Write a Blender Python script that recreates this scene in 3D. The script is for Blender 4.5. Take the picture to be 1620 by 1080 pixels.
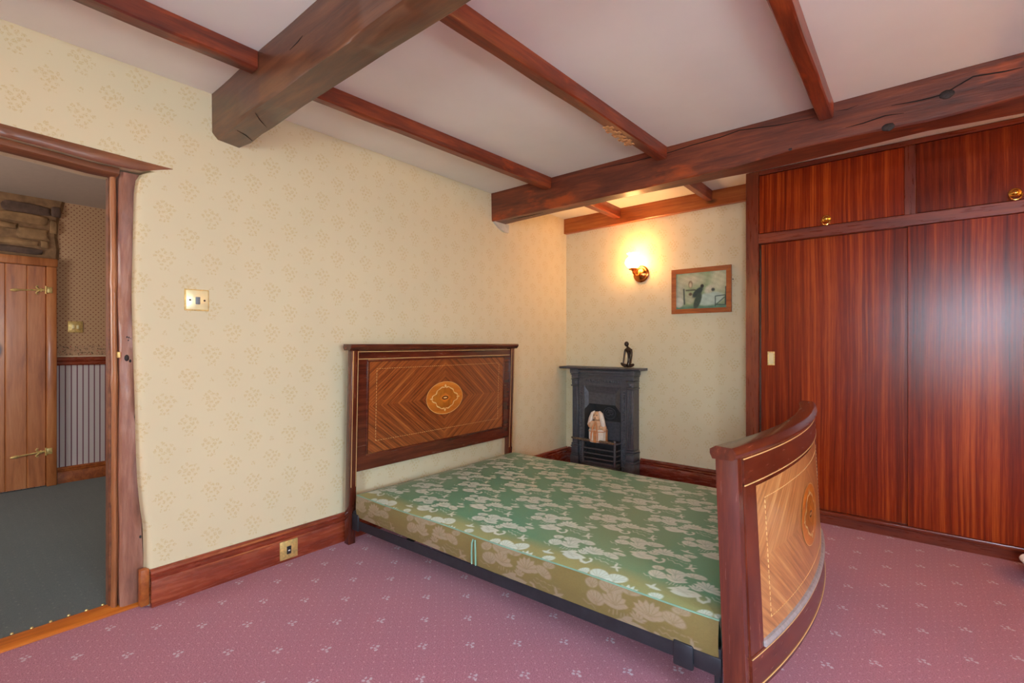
import bpy, bmesh, math, random
import numpy as np
from mathutils import Vector, Matrix, noise as mnoise

# ------------------------------------------------------------------ reset
for o in list(bpy.data.objects): bpy.data.objects.remove(o, do_unlink=True)
scene = bpy.context.scene
COL = scene.collection
random.seed(4)

# ------------------------------------------------------------------ camera (17 mm full frame, level)
FPX, CXP, CYP = 766.0, 810.0, 543.0
YAW = math.radians(39.61)
CAM = Vector((2.35, 0.0, 1.05))
cd = bpy.data.cameras.new('camera'); cam = bpy.data.objects.new('camera', cd); COL.objects.link(cam)
cd.sensor_width = 36.0; cd.sensor_fit = 'HORIZONTAL'; cd.lens = 36.0*FPX/1620.0
cd.shift_x = 0.0; cd.shift_y = (CYP-540.0)/1620.0
cd.clip_start = 0.02
cam.location = CAM; cam.rotation_euler = (math.radians(90), 0, YAW)
scene.camera = cam

# ------------------------------------------------------------------ world, view
w = bpy.data.worlds.new('sky'); scene.world = w; w.use_nodes = True
bg = w.node_tree.nodes['Background']; bg.inputs[0].default_value = (0.62, 0.76, 1.0, 1); bg.inputs[1].default_value = 1.0
vs = scene.view_settings
vs.view_transform = 'Standard'; vs.look = 'None'; vs.gamma = 1.0; vs.use_curve_mapping = False
vs.exposure = 0.18

def area_light(name, loc, rot, sx, sy, power, color):
    l = bpy.data.lights.new(name, 'AREA'); l.shape = 'RECTANGLE'; l.size = sx; l.size_y = sy
    l.energy = power; l.color = color
    o = bpy.data.objects.new(name, l); COL.objects.link(o); o.location = loc; o.rotation_euler = rot
    return o
# daylight entering by the windows of the two walls behind / beside the camera, plus an added fill light on the landing
R90 = math.radians(90)
W1 = dict(x0=2.45, x1=3.75, z0=0.62, z1=1.72)      # in wall_front (y = YF)
W2 = dict(y0=-0.55, y1=0.85, z0=0.62, z1=1.72)      # in wall_right (x = XR)
XR, YF, YB, ZC, XH = 4.15, -1.9, 3.59, 2.135, -2.57
DAY = (0.58, 0.80, 1.0)
# broad panes of bright sky standing outside each window, reaching well above it
area_light('daylight_window_1', (3.1, YF-1.25, 2.45), (R90-math.radians(28), 0, 0), 3.4, 2.8, 1700, DAY)
area_light('daylight_window_2', (XR+1.25, 0.15, 2.45), (R90-math.radians(28), 0, math.radians(90)), 3.0, 2.8, 850, DAY)
# unseen panels added outside to brighten the ceiling, standing in for ground bounce
area_light('ground_bounce_fill_1', (3.1, YF-1.0, 0.30), (R90+math.radians(35), 0, 0), 3.0, 1.4, 420, (0.80, 0.93, 1.0))
area_light('ground_bounce_fill_2', (XR+1.0, 0.15, 0.30), (R90+math.radians(35), 0, math.radians(90)), 2.6, 1.4, 260, (0.80, 0.93, 1.0))
area_light('landing_fill', (-1.3, -1.38, 1.35), (R90, 0, 0), 0.8, 0.9, 25, (0.95, 0.92, 0.9))  # unseen light added to brighten the landing; no window stands there
LAMP_COL = (1.0, 0.50, 0.17)
LAMP_STRENGTH = 46.0       # bulb behind the frosted shade over the fireplace
LAMP_STRENGTH_BRIGHT = 185.0   # the brighter bulb of the side wall lamp

# ------------------------------------------------------------------ node helpers
class NT:
    def __init__(s, name):
        m = bpy.data.materials.new(name); m.use_nodes = True
        s.m = m; s.t = m.node_tree; s.n = s.t.nodes; s.l = s.t.links
        s.b = s.n['Principled BSDF']
    def node(s, typ, **k):
        nd = s.n.new(typ)
        for a, b in k.items(): setattr(nd, a, b)
        return nd
    def setin(s, sock, v):
        if isinstance(v, bpy.types.NodeSocket): s.l.new(v, sock)
        elif v is not None: sock.default_value = v
    def math(s, op, a, b=None, c=None, clamp=False):
        nd = s.node('ShaderNodeMath', operation=op, use_clamp=clamp)
        s.setin(nd.inputs[0], a)
        if b is not None: s.setin(nd.inputs[1], b)
        if c is not None: s.setin(nd.inputs[2], c)
        return nd.outputs[0]
    def add(s, a, b): return s.math('ADD', a, b)
    def sub(s, a, b): return s.math('SUBTRACT', a, b)
    def mul(s, a, b): return s.math('MULTIPLY', a, b)
    def mx(s, a, b): return s.math('MAXIMUM', a, b)
    def rnd(s, a): return s.math('ROUND', a)
    def absv(s, a): return s.math('ABSOLUTE', a)
    def coords(s, kind='Object'):
        return s.node('ShaderNodeTexCoord').outputs[kind]
    def xyz(s, v):
        nd = s.node('ShaderNodeSeparateXYZ'); s.l.new(v, nd.inputs[0]); return nd.outputs
    def comb(s, x, y, z):
        nd = s.node('ShaderNodeCombineXYZ')
        for i, v in enumerate((x, y, z)): s.setin(nd.inputs[i], v)
        return nd.outputs[0]
    def vscale(s, v, sc):
        nd = s.node('ShaderNodeVectorMath', operation='MULTIPLY'); s.l.new(v, nd.inputs[0]); nd.inputs[1].default_value = sc
        return nd.outputs[0]
    def noise(s, v, scale, detail=3, rough=0.55, dist=0.0):
        nd = s.node('ShaderNodeTexNoise'); s.setin(nd.inputs['Vector'], v)
        nd.inputs['Scale'].default_value = scale; nd.inputs['Detail'].default_value = detail
        nd.inputs['Roughness'].default_value = rough; nd.inputs['Distortion'].default_value = dist
        return nd.outputs['Fac']
    def ramp(s, f, stops, interp='LINEAR'):
        nd = s.node('ShaderNodeValToRGB'); s.l.new(f, nd.inputs[0]); cr = nd.color_ramp; cr.interpolation = interp
        while len(cr.elements) > 1: cr.elements.remove(cr.elements[-1])
        cr.elements[0].position = stops[0][0]; cr.elements[0].color = (*stops[0][1], 1)
        for p, c in stops[1:]:
            e = cr.elements.new(p); e.color = (*c, 1)
        return nd.outputs[0]
    def smooth(s, v, lo, hi):
        nd = s.node('ShaderNodeMapRange', interpolation_type='SMOOTHSTEP'); s.setin(nd.inputs[0], v)
        nd.inputs[1].default_value = lo; nd.inputs[2].default_value = hi
        return nd.outputs[0]
    def mix(s, f, a, b, mode='MIX'):
        nd = s.node('ShaderNodeMix', data_type='RGBA', blend_type=mode)
        s.setin(nd.inputs[0], f)
        for i, v in ((6, a), (7, b)):
            if isinstance(v, bpy.types.NodeSocket): s.l.new(v, nd.inputs[i])
            else: nd.inputs[i].default_value = (*v, 1)
        return nd.outputs[2]
    def bump(s, h, strength, dist=0.01):
        nd = s.node('ShaderNodeBump'); nd.inputs['Strength'].default_value = strength; nd.inputs['Distance'].default_value = dist
        s.l.new(h, nd.inputs['Height']); s.l.new(nd.outputs[0], s.b.inputs['Normal'])
        return nd.outputs[0]
    def out(s, color=None, rough=None, metal=None, coat=None, coat_rough=None, spec=None, sheen=None):
        b = s.b.inputs
        if color is not None:
            if isinstance(color, bpy.types.NodeSocket): s.l.new(color, b['Base Color'])
            else: b['Base Color'].default_value = (*color, 1)
        if rough is not None: s.setin(b['Roughness'], rough)
        if metal is not None: b['Metallic'].default_value = metal
        if coat is not None: b['Coat Weight'].default_value = coat
        if coat_rough is not None: b['Coat Roughness'].default_value = coat_rough
        if spec is not None: b['Specular IOR Level'].default_value = spec
        if sheen is not None: b['Sheen Weight'].default_value = sheen
        return s.m

def srgb(r, g, b):
    f = lambda c: (c/255/12.92) if c/255 <= 0.04045 else ((c/255+0.055)/1.055)**2.4
    return (f(r), f(g), f(b))

def plain(name, col, rough=0.5, metal=0.0, vary=0.12, scale=30, coat=0.0, bump=0.0):
    t = NT(name); c = t.coords(); f = t.noise(c, scale, 3)
    lo = tuple(x*(1-vary) for x in col); hi = tuple(min(1, x*(1+vary)) for x in col)
    t.out(t.ramp(f, [(0.3, lo), (0.7, hi)]), rough, metal, coat, 0.1)
    if bump: t.bump(f, bump, 0.004)
    return t.m

def wood(name, dark, mid, light, axis='X', scale=1.0, rough=0.35, coat=0.3, knots=0.0, bump=0.12, stretch=14.0, patches=None):
    """timber with grain running along the given axis"""
    t = NT(name); c = t.coords()
    k = {'X': (1, stretch, stretch), 'Y': (stretch, 1, stretch), 'Z': (stretch, stretch, 1)}[axis]
    v = t.vscale(c, tuple(q*scale for q in k))
    g1 = t.noise(v, 2.2, 5, 0.62, 0.6)
    g2 = t.noise(v, 9.0, 3, 0.6, 0.2)
    big = t.noise(c, 2.6*scale, 2, 0.5)
    f = t.add(t.mul(g1, 0.62), t.add(t.mul(g2, 0.22), t.mul(big, 0.22)))
    col = t.ramp(f, [(0.34, dark), (0.53, mid), (0.72, light)])
    if patches:
        p = t.noise(t.vscale(c, tuple({1: .6, stretch: 1.6}[q] for q in k)), 4.0, 4, 0.65)
        col = t.mix(t.smooth(p, 0.56, 0.70), col, patches)
    if knots:
        vo = t.node('ShaderNodeTexVoronoi'); t.l.new(t.vscale(c, tuple(1.0 if q == 1 else 2.2 for q in k)), vo.inputs['Vector'])
        vo.inputs['Scale'].default_value = knots
        kn = t.smooth(vo.outputs['Distance'], 0.05, 0.13)
        col = t.mix(kn, tuple(x*0.35 for x in dark), col)
    t.out(col, t.add(rough-0.06, t.mul(g2, 0.14)), 0.0, coat, 0.16)
    if bump: t.bump(t.add(g1, t.mul(g2, 0.5)), bump, 0.006)
    return t.m

def sapele(name, axis='X', along='Z', s=1.0, cols=None, rough=0.24, coat=0.0):
    """ribbon striped mahogany veneer: stripes vary across `axis`, run along `along`"""
    t = NT(name); c = t.coords(); o = t.xyz(c); ix = {'X': 0, 'Y': 1, 'Z': 2}
    a = o[ix[axis]]; b = o[ix[along]]
    cols = cols or [srgb(58, 12, 3), srgb(128, 40, 9), srgb(186, 84, 26)]
    wob = t.noise(t.comb(t.mul(a, 3.0), t.mul(b, 0.9), 0.0), 1.0, 2)
    u = t.add(a, t.mul(t.sub(wob, 0.5), 0.03))
    n1 = t.noise(t.comb(t.mul(u, 26*s), t.mul(b, 0.5), 3.0), 1.0, 3, 0.6)
    n2 = t.noise(t.comb(t.mul(u, 95*s), t.mul(b, 1.1), 7.0), 1.0, 3, 0.6)
    n3 = t.noise(t.comb(t.mul(u, 420*s), t.mul(b, 10.0), 1.0), 1.0, 2, 0.6)
    big = t.noise(t.comb(t.mul(u, 3.5), t.mul(b, 0.4), 5.0), 1.0, 2)
    f = t.add(t.add(t.mul(n1, 0.36), t.mul(n2, 0.34)), t.add(t.mul(n3, 0.14), t.mul(big, 0.2)))
    col = t.ramp(f, [(0.36, cols[0]), (0.52, cols[1]), (0.68, cols[2])])
    t.out(col, t.add(rough-0.05, t.mul(n3, 0.10)), 0.0, coat, 0.22, spec=0.28)
    t.bump(t.add(n3, n2), 0.10, 0.002)
    return t.m

def wallpaper(name, axis, base, motif):
    t = NT(name); c = t.coords(); o = t.xyz(c)
    u = o[{'X': 0, 'Y': 1}[axis]]; v = o[2]
    nz = t.node('ShaderNodeTexNoise'); t.l.new(c, nz.inputs['Vector']); nz.inputs['Scale'].default_value = 90; nz.inputs['Detail'].default_value = 3
    nx = t.xyz(nz.outputs['Color'])
    u = t.add(u, t.mul(t.sub(nx[0], 0.5), 0.024)); v = t.add(v, t.mul(t.sub(nx[1], 0.5), 0.024))
    P, H = 0.0857, 0.197
    u0 = t.sub(u, 0.619)
    colm = t.rnd(t.math('DIVIDE', u0, P))
    par = t.math('PINGPONG', colm, 1.0)
    lu = t.sub(u0, t.mul(colm, P))
    v0 = t.sub(t.sub(v, 1.386), t.mul(par, H/2))
    lv = t.sub(v0, t.mul(t.rnd(t.math('DIVIDE', v0, H)), H))
    v1 = t.sub(v0, H/2)
    lw = t.sub(v1, t.mul(t.rnd(t.math('DIVIDE', v1, H)), H))
    def circ(cx, cy, r, q):
        dx = t.sub(lu, cx); dy = t.sub(q, cy)
        d = t.math('SQRT', t.add(t.mul(dx, dx), t.mul(dy, dy)))
        return t.smooth(d, r, r*0.55)
    blobs = [(-.024, .034, .0085), (-.008, .046, .008), (.004, .034, .009), (.022, .032, .0085), (.033, .016, .008), (-.034, .018, .008),
             (-.014, .020, .010), (.012, .014, .010), (-.002, .002, .009), (-.020, -.002, .007), (.022, -.004, .008), (-.010, -.016, .007),
             (.010, -.018, .008), (0, -.032, .007), (-.014, -.032, .006), (.014, -.034, .005)]
    m = None
    for b in blobs:
        q = circ(*b, lv); m = q if m is None else t.mx(m, q)
    for b in [(-.006, -.004, .005), (.006, -.003, .005), (0, .007, .006)]:
        m = t.mx(m, circ(*b, lw))
    br = t.noise(c, 260, 2, 0.6)
    m = t.mul(m, t.smooth(br, 0.36, 0.58))
    fine = t.noise(c, 900, 2)
    soft = t.noise(c, 3.0, 2)
    col = t.mix(t.mul(m, 0.75), t.ramp(soft, [(0.3, tuple(x*0.97 for x in base)), (0.7, base)]), motif)
    t.out(col, 0.72, 0.0, 0.0, spec=0.3)
    t.bump(t.add(m, t.mul(fine, 0.5)), 0.05, 0.002)
    return t.m

def carpet_mat():
    t = NT('rose_carpet'); c = t.coords(); o = t.xyz(c)
    nz = t.node('ShaderNodeTexNoise'); t.l.new(c, nz.inputs['Vector']); nz.inputs['Scale'].default_value = 160; nz.inputs['Detail'].default_value = 2
    nx = t.xyz(nz.outputs['Color'])
    x = t.add(o[0], t.mul(t.sub(nx[0], 0.5), 0.012)); y = t.add(o[1], t.mul(t.sub(nx[1], 0.5), 0.012))
    PX, PY = 0.243, 0.2222
    def lattice(ox, oy, px, py):
        a = t.sub(x, ox); b = t.sub(y, oy)
        return t.sub(a, t.mul(t.rnd(t.math('DIVIDE', a, px)), px)), t.sub(b, t.mul(t.rnd(t.math('DIVIDE', b, py)), py))
    def circ(l, cx, cy, r):
        dx = t.sub(l[0], cx); dy = t.sub(l[1], cy)
        return t.smooth(t.math('SQRT', t.add(t.mul(dx, dx), t.mul(dy, dy))), r*1.1, r*0.5)
    m = None
    for off in ((0.07, 0.873), (0.07+PX/2, 0.873+PY/2)):
        l = lattice(*off, PX, PY)
        for b in [(0, .013, .0068), (.012, -.003, .0066), (-.010, -.006, .0066), (.002, .001, .005), (-.016, .007, .0045)]:
            q = circ(l, *b); m = q if m is None else t.mx(m, q)
    d = None
    for off in ((0.0, 0.0), (PX/10, PY/10)):
        q = circ(lattice(0.07+PX/20+off[0], 0.873+off[1], PX/5, PY/5), 0, 0, .0034)
        d = q if d is None else t.mx(d, q)
    pile = t.noise(c, 230, 4, 0.75)
    pile2 = t.noise(c, 110, 3, 0.7)
    wear = t.noise(c, 2.2, 3)
    base = t.ramp(pile, [(0.3, srgb(126, 62, 80)), (0.5, srgb(170, 98, 116)), (0.72, srgb(206, 138, 152))])
    base = t.mix(t.mul(t.smooth(wear, 0.35, 0.7), 0.35), base, srgb(166, 96, 112))
    col = t.mix(t.mul(d, 0.75), base, srgb(206, 150, 156))
    col = t.mix(t.mul(m, 0.70), col, srgb(208, 194, 204))
    t.out(col, 0.95, spec=0.1, sheen=0.25)
    t.bump(t.add(pile, t.mul(pile2, 0.8)), 0.55, 0.006)
    return t.m

def hall_carpet_mat():
    t = NT('grey_green_carpet'); c = t.coords()
    pile = t.noise(c, 380, 3, 0.7); wear = t.noise(c, 3.0, 3)
    col = t.ramp(pile, [(0.3, srgb(62, 68, 66)), (0.7, srgb(98, 104, 98))])
    col = t.mix(t.mul(t.smooth(wear, 0.4, 0.7), 0.3), col, srgb(70, 78, 76))
    vo = t.node('ShaderNodeTexVoronoi', feature='F1'); t.l.new(c, vo.inputs['Vector']); vo.inputs['Scale'].default_value = 22; vo.inputs['Randomness'].default_value = 0.15
    col = t.mix(t.mul(t.smooth(vo.outputs['Distance'], 0.11, 0.05), 0.35), col, srgb(150, 152, 138))
    t.out(col, 0.95, spec=0.1, sheen=0.2)
    t.bump(pile, 0.5, 0.006)
    return t.m

def hall_wall_mat():
    t = NT('landing_wallpaper'); c = t.coords(); o = t.xyz(c); u, v = o[1], o[2]
    P = 0.0205
    def dots(ou, ov):
        a = t.sub(u, ou); b = t.sub(v, ov)
        a = t.sub(a, t.mul(t.rnd(t.math('DIVIDE', a, P*1.55)), P*1.55)); b = t.sub(b, t.mul(t.rnd(t.math('DIVIDE', b, P*1.75)), P*1.75))
        return t.smooth(t.math('SQRT', t.add(t.mul(a, a), t.mul(b, b))), 0.0048, 0.0026)
    d = t.mx(dots(0, 0), dots(P*1.55/2, P*1.75/2))
    upper = t.mix(d, srgb(196, 158, 122), srgb(120, 52, 40))
    # thin striped paper below the dado
    s0 = t.sub(u, 0.632); s = t.absv(t.sub(s0, t.mul(t.rnd(t.math('DIVIDE', s0, 0.0335)), 0.0335)))
    lower = t.mix(t.smooth(s, 0.0042, 0.0022), srgb(208, 196, 196), srgb(112, 58, 74))
    # floral border band
    fl = t.noise(c, 70, 4, 0.7); fl2 = t.noise(c, 38, 2)
    bord = t.ramp(fl, [(0.38, srgb(90, 70, 50)), (0.48, srgb(190, 150, 118)), (0.58, srgb(196, 160, 128)), (0.66, srgb(170, 60, 48))])
    bord = t.mix(t.smooth(fl2, 0.5, 0.62), bord, srgb(196, 158, 124))
    col = t.mix(t.math('LESS_THAN', v, 1.035), upper, bord)
    col = t.mix(t.math('LESS_THAN', v, 0.958), col, srgb(214, 190, 160))
    col = t.mix(t.math('LESS_THAN', v, 0.91), col, lower)
    return t.out(col, 0.75, spec=0.25)

def veneer(name, dark, mid, light, scale=1.0, rough=0.28):
    """quarter matched crossbanded veneer; UV in metres from the panel centre"""
    t = NT(name); uv = t.node('ShaderNodeUVMap', uv_map='UVMap').outputs[0]; o = t.xyz(uv)
    q = t.add(t.mul(t.absv(o[0]), 0.80), t.mul(t.absv(o[1]), 1.0))
    p = t.sub(t.mul(t.absv(o[0]), 1.0), t.mul(t.absv(o[1]), 0.8))
    w1 = t.noise(t.comb(t.mul(q, 95*scale), t.mul(p, 2.2), 0), 1.0, 3, 0.6)
    w2 = t.noise(t.comb(t.mul(q, 30*scale), t.mul(p, 1.2), 4), 1.0, 2, 0.6)
    w3 = t.noise(t.comb(t.mul(q, 400*scale), t.mul(p, 22), 4), 1.0, 2, 0.6)
    sx = t.math('SIGN', t.mul(o[0], o[1]))
    f = t.add(t.add(t.mul(w1, 0.55), t.mul(w2, 0.32)), t.add(t.mul(w3, 0.13), t.mul(sx, -0.012)))
    col = t.ramp(f, [(0.36, dark), (0.50, mid), (0.66, light)])
    t.out(col, rough, 0.0, 0.5, 0.18)
    return t.m

def vcol_mat(name, rough=0.5, sheen=0.0, spec=0.5, weave=False):
    t = NT(name); a = t.node('ShaderNodeVertexColor', layer_name='Col').outputs[0]
    if weave:
        c = t.coords(); n = t.noise(t.vscale(c, (40, 300, 300)), 3.0, 2, 0.6)
        a = t.mix(t.mul(t.sub(n, 0.35), 0.5), a, (0.05, 0.05, 0.02), 'MULTIPLY')
    return t.out(a, rough, sheen=sheen, spec=spec)

# ------------------------------------------------------------------ materials
M = {}
M['paper_left'] = wallpaper('cream_damask_wallpaper', 'Y', srgb(220, 204, 168), srgb(204, 178, 126))
M['paper_back'] = wallpaper('cream_damask_wallpaper_end', 'X', srgb(220, 204, 168), srgb(204, 178, 126))
M['ceiling'] = plain('ceiling_paint', srgb(236, 234, 226), 0.8, vary=0.02, scale=4)
M['plaster'] = plain('grey_plaster', srgb(196, 190, 176), 0.85, vary=0.12, scale=25, bump=0.3)
M['carpet'] = carpet_mat()
M['hall_carpet'] = hall_carpet_mat()
M['hall_wall'] = hall_wall_mat()
M['hall_plain'] = plain('landing_plaster', srgb(190, 172, 156), 0.8, vary=0.03)
M['beam'] = wood('dark_stained_oak', srgb(54, 22, 14), srgb(104, 46, 26), srgb(146, 72, 38), 'X', 1.0, 0.44, 0.12, bump=0.35, stretch=9, patches=srgb(166, 72, 26))
M['beam_dark'] = wood('dark_brown_oak', srgb(50, 28, 20), srgb(92, 54, 36), srgb(126, 80, 52), 'X', 1.0, 0.34, 0.35, bump=0.2, stretch=9)
M['joist'] = wood('red_stained_joist', srgb(64, 22, 12), srgb(116, 46, 24), srgb(160, 76, 36), 'Y', 1.0, 0.38, 0.25, bump=0.3, stretch=10, patches=srgb(160, 66, 24))
M['orange_wood'] = wood('orange_stained_pine', srgb(110, 50, 18), srgb(160, 82, 32), srgb(190, 112, 52), 'X', 1.0, 0.4, 0.2, bump=0.1, knots=2.0)
M['skirt_y'] = wood('red_stained_pine_long', srgb(86, 28, 16), srgb(136, 54, 32), srgb(172, 84, 50), 'Y', 1.0, 0.26, 0.5, bump=0.08, knots=1.6, stretch=9)
M['skirt_x'] = wood('red_stained_pine_cross', srgb(70, 20, 12), srgb(112, 38, 22), srgb(150, 62, 36), 'X', 1.0, 0.26, 0.5, bump=0.08, stretch=9)
M['post'] = wood('worn_door_post', srgb(104, 62, 50), srgb(154, 102, 82), srgb(190, 144, 120), 'Z', 1.3, 0.45, 0.12, bump=0.6, knots=2.2, stretch=6, patches=srgb(120, 84, 82))
M['liner'] = wood('pale_pole_wood', srgb(122, 68, 42), srgb(168, 106, 66), srgb(196, 136, 92), 'Z', 1.0, 0.4, 0.3, bump=0.25, stretch=10)
M['header'] = wood('bowed_header_oak', srgb(76, 40, 24), srgb(124, 72, 44), srgb(156, 98, 64), 'Y', 1.0, 0.5, 0.2, bump=0.4, stretch=9)
M['threshold'] = wood('amber_threshold', srgb(150, 72, 12), srgb(196, 104, 22), srgb(216, 128, 40), 'Y', 1.0, 0.6, 0.0, bump=0.05)
M['pine'] = wood('knotty_pine', srgb(140, 76, 36), srgb(184, 110, 60), srgb(208, 138, 84), 'Z', 0.9, 0.36, 0.3, bump=0.05, stretch=11, knots=1.7)
M['sapele'] = sapele('sapele_ribbon', 'X', 'Z')
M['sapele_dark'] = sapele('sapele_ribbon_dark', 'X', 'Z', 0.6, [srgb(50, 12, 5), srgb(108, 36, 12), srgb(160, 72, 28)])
M['mahog_z'] = wood('mahogany_upright', srgb(78, 24, 10), srgb(112, 42, 18), srgb(142, 62, 28), 'Z', 1.0, 0.28, 0.4, bump=0.05, stretch=12)
M['mahog_x'] = wood('mahogany_rail', srgb(78, 24, 12), srgb(112, 42, 20), srgb(142, 62, 32), 'X', 1.0, 0.28, 0.4, bump=0.05, stretch=12)
M['bed_y'] = wood('bed_mahogany_rail', srgb(52, 20, 12), srgb(86, 34, 20), srgb(116, 52, 30), 'Y', 1.0, 0.24, 0.55, bump=0.04, stretch=12)
M['bed_z'] = wood('bed_mahogany_post', srgb(52, 20, 12), srgb(86, 34, 20), srgb(116, 52, 30), 'Z', 1.0, 0.24, 0.55, bump=0.04, stretch=12)
M['veneer'] = veneer('quartered_mahogany', srgb(74, 32, 14), srgb(136, 68, 30), srgb(182, 104, 48))
M['veneer_gold'] = veneer('quartered_satin_mahogany', srgb(140, 86, 48), srgb(184, 122, 70), srgb(214, 158, 98), 0.8)
M['oval'] = wood('satinwood_oval', srgb(176, 92, 26), srgb(206, 116, 36), srgb(224, 140, 52), 'Y', 1.0, 0.3, 0.4, bump=0.02, stretch=8)
M['oval_in'] = wood('satinwood_shaded', srgb(140, 78, 20), srgb(176, 98, 26), srgb(206, 124, 40), 'Z', 2.0, 0.3, 0.4, bump=0.02, stretch=3)
M['boxwood'] = plain('boxwood_inlay', srgb(222, 178, 116), 0.35, vary=0.1, coat=0.3)
M['ebony'] = plain('ebony_inlay', srgb(40, 14, 10), 0.35)
M['grey_chip'] = plain('worn_grey_edge', srgb(150, 138, 138), 0.5, vary=0.2, scale=60)
M['iron'] = plain('black_cast_iron', srgb(88, 86, 90), 0.36, 0.25, vary=0.2, scale=50, bump=0.08)
M['iron_dark'] = plain('sooty_cast_iron', srgb(44, 42, 42), 0.6, 0.1, vary=0.2, scale=50, bump=0.1)
M['iron_worn'] = plain('worn_iron_bar', srgb(130, 112, 90), 0.4, 0.6, vary=0.5, scale=70)
M['rail'] = plain('blue_black_steel', srgb(52, 52, 58), 0.45, 0.5, vary=0.15, scale=30)
M['brass'] = plain('polished_brass', srgb(226, 180, 92), 0.2, 1.0, vary=0.08)
M['brass_pale'] = plain('lacquered_brass', srgb(250, 236, 186), 0.3, 0.35, vary=0.05)
M['brass_old'] = plain('aged_brass', srgb(222, 190, 120), 0.36, 0.5, vary=0.25, scale=80)
M['copper'] = plain('copper_brass', srgb(214, 130, 66), 0.2, 1.0, vary=0.08)
M['cream_plate'] = plain('cream_recess', srgb(214, 196, 150), 0.4, 0.2, vary=0.05)
M['dark'] = plain('dark_plastic', srgb(24, 26, 32), 0.35)
M['grey_switch'] = plain('grey_rocker', srgb(120, 124, 132), 0.35)
M['white'] = plain('white_glaze', srgb(236, 234, 230), 0.25, vary=0.02, coat=0.4)
M['bronze'] = plain('dark_bronze', srgb(50, 32, 20), 0.28, 0.5, vary=0.3, scale=40, coat=0.3)
M['clay'] = plain('peach_ceramic', srgb(222, 172, 130), 0.55, vary=0.18, scale=60, bump=0.2)
M['clay_white'] = plain('white_ceramic', srgb(232, 214, 196), 0.5, vary=0.08, scale=60, bump=0.1)
M['clay_band'] = plain('orange_ceramic', srgb(206, 132, 76), 0.5, vary=0.15, scale=50)
M['frame'] = wood('picture_frame_oak', srgb(124, 60, 22), srgb(162, 86, 36), srgb(186, 108, 50), 'X', 1.5, 0.36, 0.3, bump=0.15, stretch=8)
M['print'] = vcol_mat('green_sepia_print', 0.55)
M['damask'] = vcol_mat('satin_damask', 0.46, 0.06, 0.5, True)
M['piping'] = plain('turquoise_piping', srgb(122, 160, 138), 0.5, vary=0.1)
M['stone'] = plain('brown_rubble_stone', srgb(150, 114, 76), 0.85, vary=0.35, scale=14, bump=0.8)
M['stone_dark'] = plain('dark_rubble_stone', srgb(96, 72, 58), 0.8, vary=0.35, scale=18, bump=0.8)
M['mortar'] = plain('brown_mortar', srgb(136, 102, 70), 0.9, vary=0.25, scale=22, bump=0.9)
M['splinter'] = plain('splintered_wood', srgb(196, 142, 92), 0.7, vary=0.35, scale=70, bump=0.6)
M['crack'] = plain('timber_crack', srgb(22, 12, 8), 0.9)
M['knot'] = plain('timber_knot', srgb(40, 26, 22), 0.7, vary=0.4, scale=60, bump=0.6)
M['window_paint'] = plain('white_window_paint', srgb(232, 230, 224), 0.4, vary=0.02)
def shade_mat(name, strength):
    t = NT(name); t.out(srgb(250, 245, 235), 0.3)
    t.b.inputs['Emission Color'].default_value = (*LAMP_COL, 1)
    t.b.inputs['Emission Strength'].default_value = strength
    return t.m
M['shade'] = shade_mat('lit_opal_glass', LAMP_STRENGTH)
M['shade_bright'] = shade_mat('bright_opal_glass', LAMP_STRENGTH_BRIGHT)
def pane_mat():
    t = NT('window_pane'); tr = t.node('ShaderNodeBsdfTransparent'); gl = t.node('ShaderNodeBsdfGlossy'); gl.inputs['Roughness'].default_value = 0.02
    mx = t.node('ShaderNodeMixShader'); mx.inputs[0].default_value = 0.05
    t.l.new(tr.outputs[0], mx.inputs[1]); t.l.new(gl.outputs[0], mx.inputs[2])
    t.l.new(mx.outputs[0], t.n['Material Output'].inputs[0]); return t.m
M['pane'] = pane_mat()

# ------------------------------------------------------------------ mesh helpers
def box(bm, x0, x1, y0, y1, z0, z1, bev=0.0, seg=1):
    r = bmesh.ops.create_cube(bm, size=1.0)
    vs_ = r['verts']
    for v in vs_:
        v.co = Vector(((x0+x1)/2+v.co.x*(x1-x0), (y0+y1)/2+v.co.y*(y1-y0), (z0+z1)/2+v.co.z*(z1-z0)))
    if bev > 0:
        ed = list({e for v in vs_ for e in v.link_edges})
        r2 = bmesh.ops.bevel(bm, geom=ed, offset=bev, segments=seg, profile=0.5, affect='EDGES')
        return list({v for f in r2['faces'] for v in f.verts})
    return vs_

def loft(bm, rings, caps=True, closed=True):
    """rings: list of lists of Vector (same length)"""
    vr = [[bm.verts.new(p) for p in r] for r in rings]
    n = len(rings[0])
    for a, b in zip(vr[:-1], vr[1:]):
        for i in range(n if closed else n-1):
            j = (i+1) % n
            bm.faces.new((a[i], a[j], b[j], b[i]))
    if caps and closed:
        bm.faces.new(list(reversed(vr[0]))); bm.faces.new(vr[-1])
    return vr

def extrude(bm, prof, axis, a0, a1):
    """profile in the plane normal to axis: X->(y,z) Y->(x,z) Z->(x,y)"""
    def mk(p, a):
        return Vector((a, p[0], p[1])) if axis == 'X' else Vector((p[0], a, p[1])) if axis == 'Y' else Vector((p[0], p[1], a))
    loft(bm, [[mk(p, a0) for p in prof], [mk(p, a1) for p in prof]])

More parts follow.
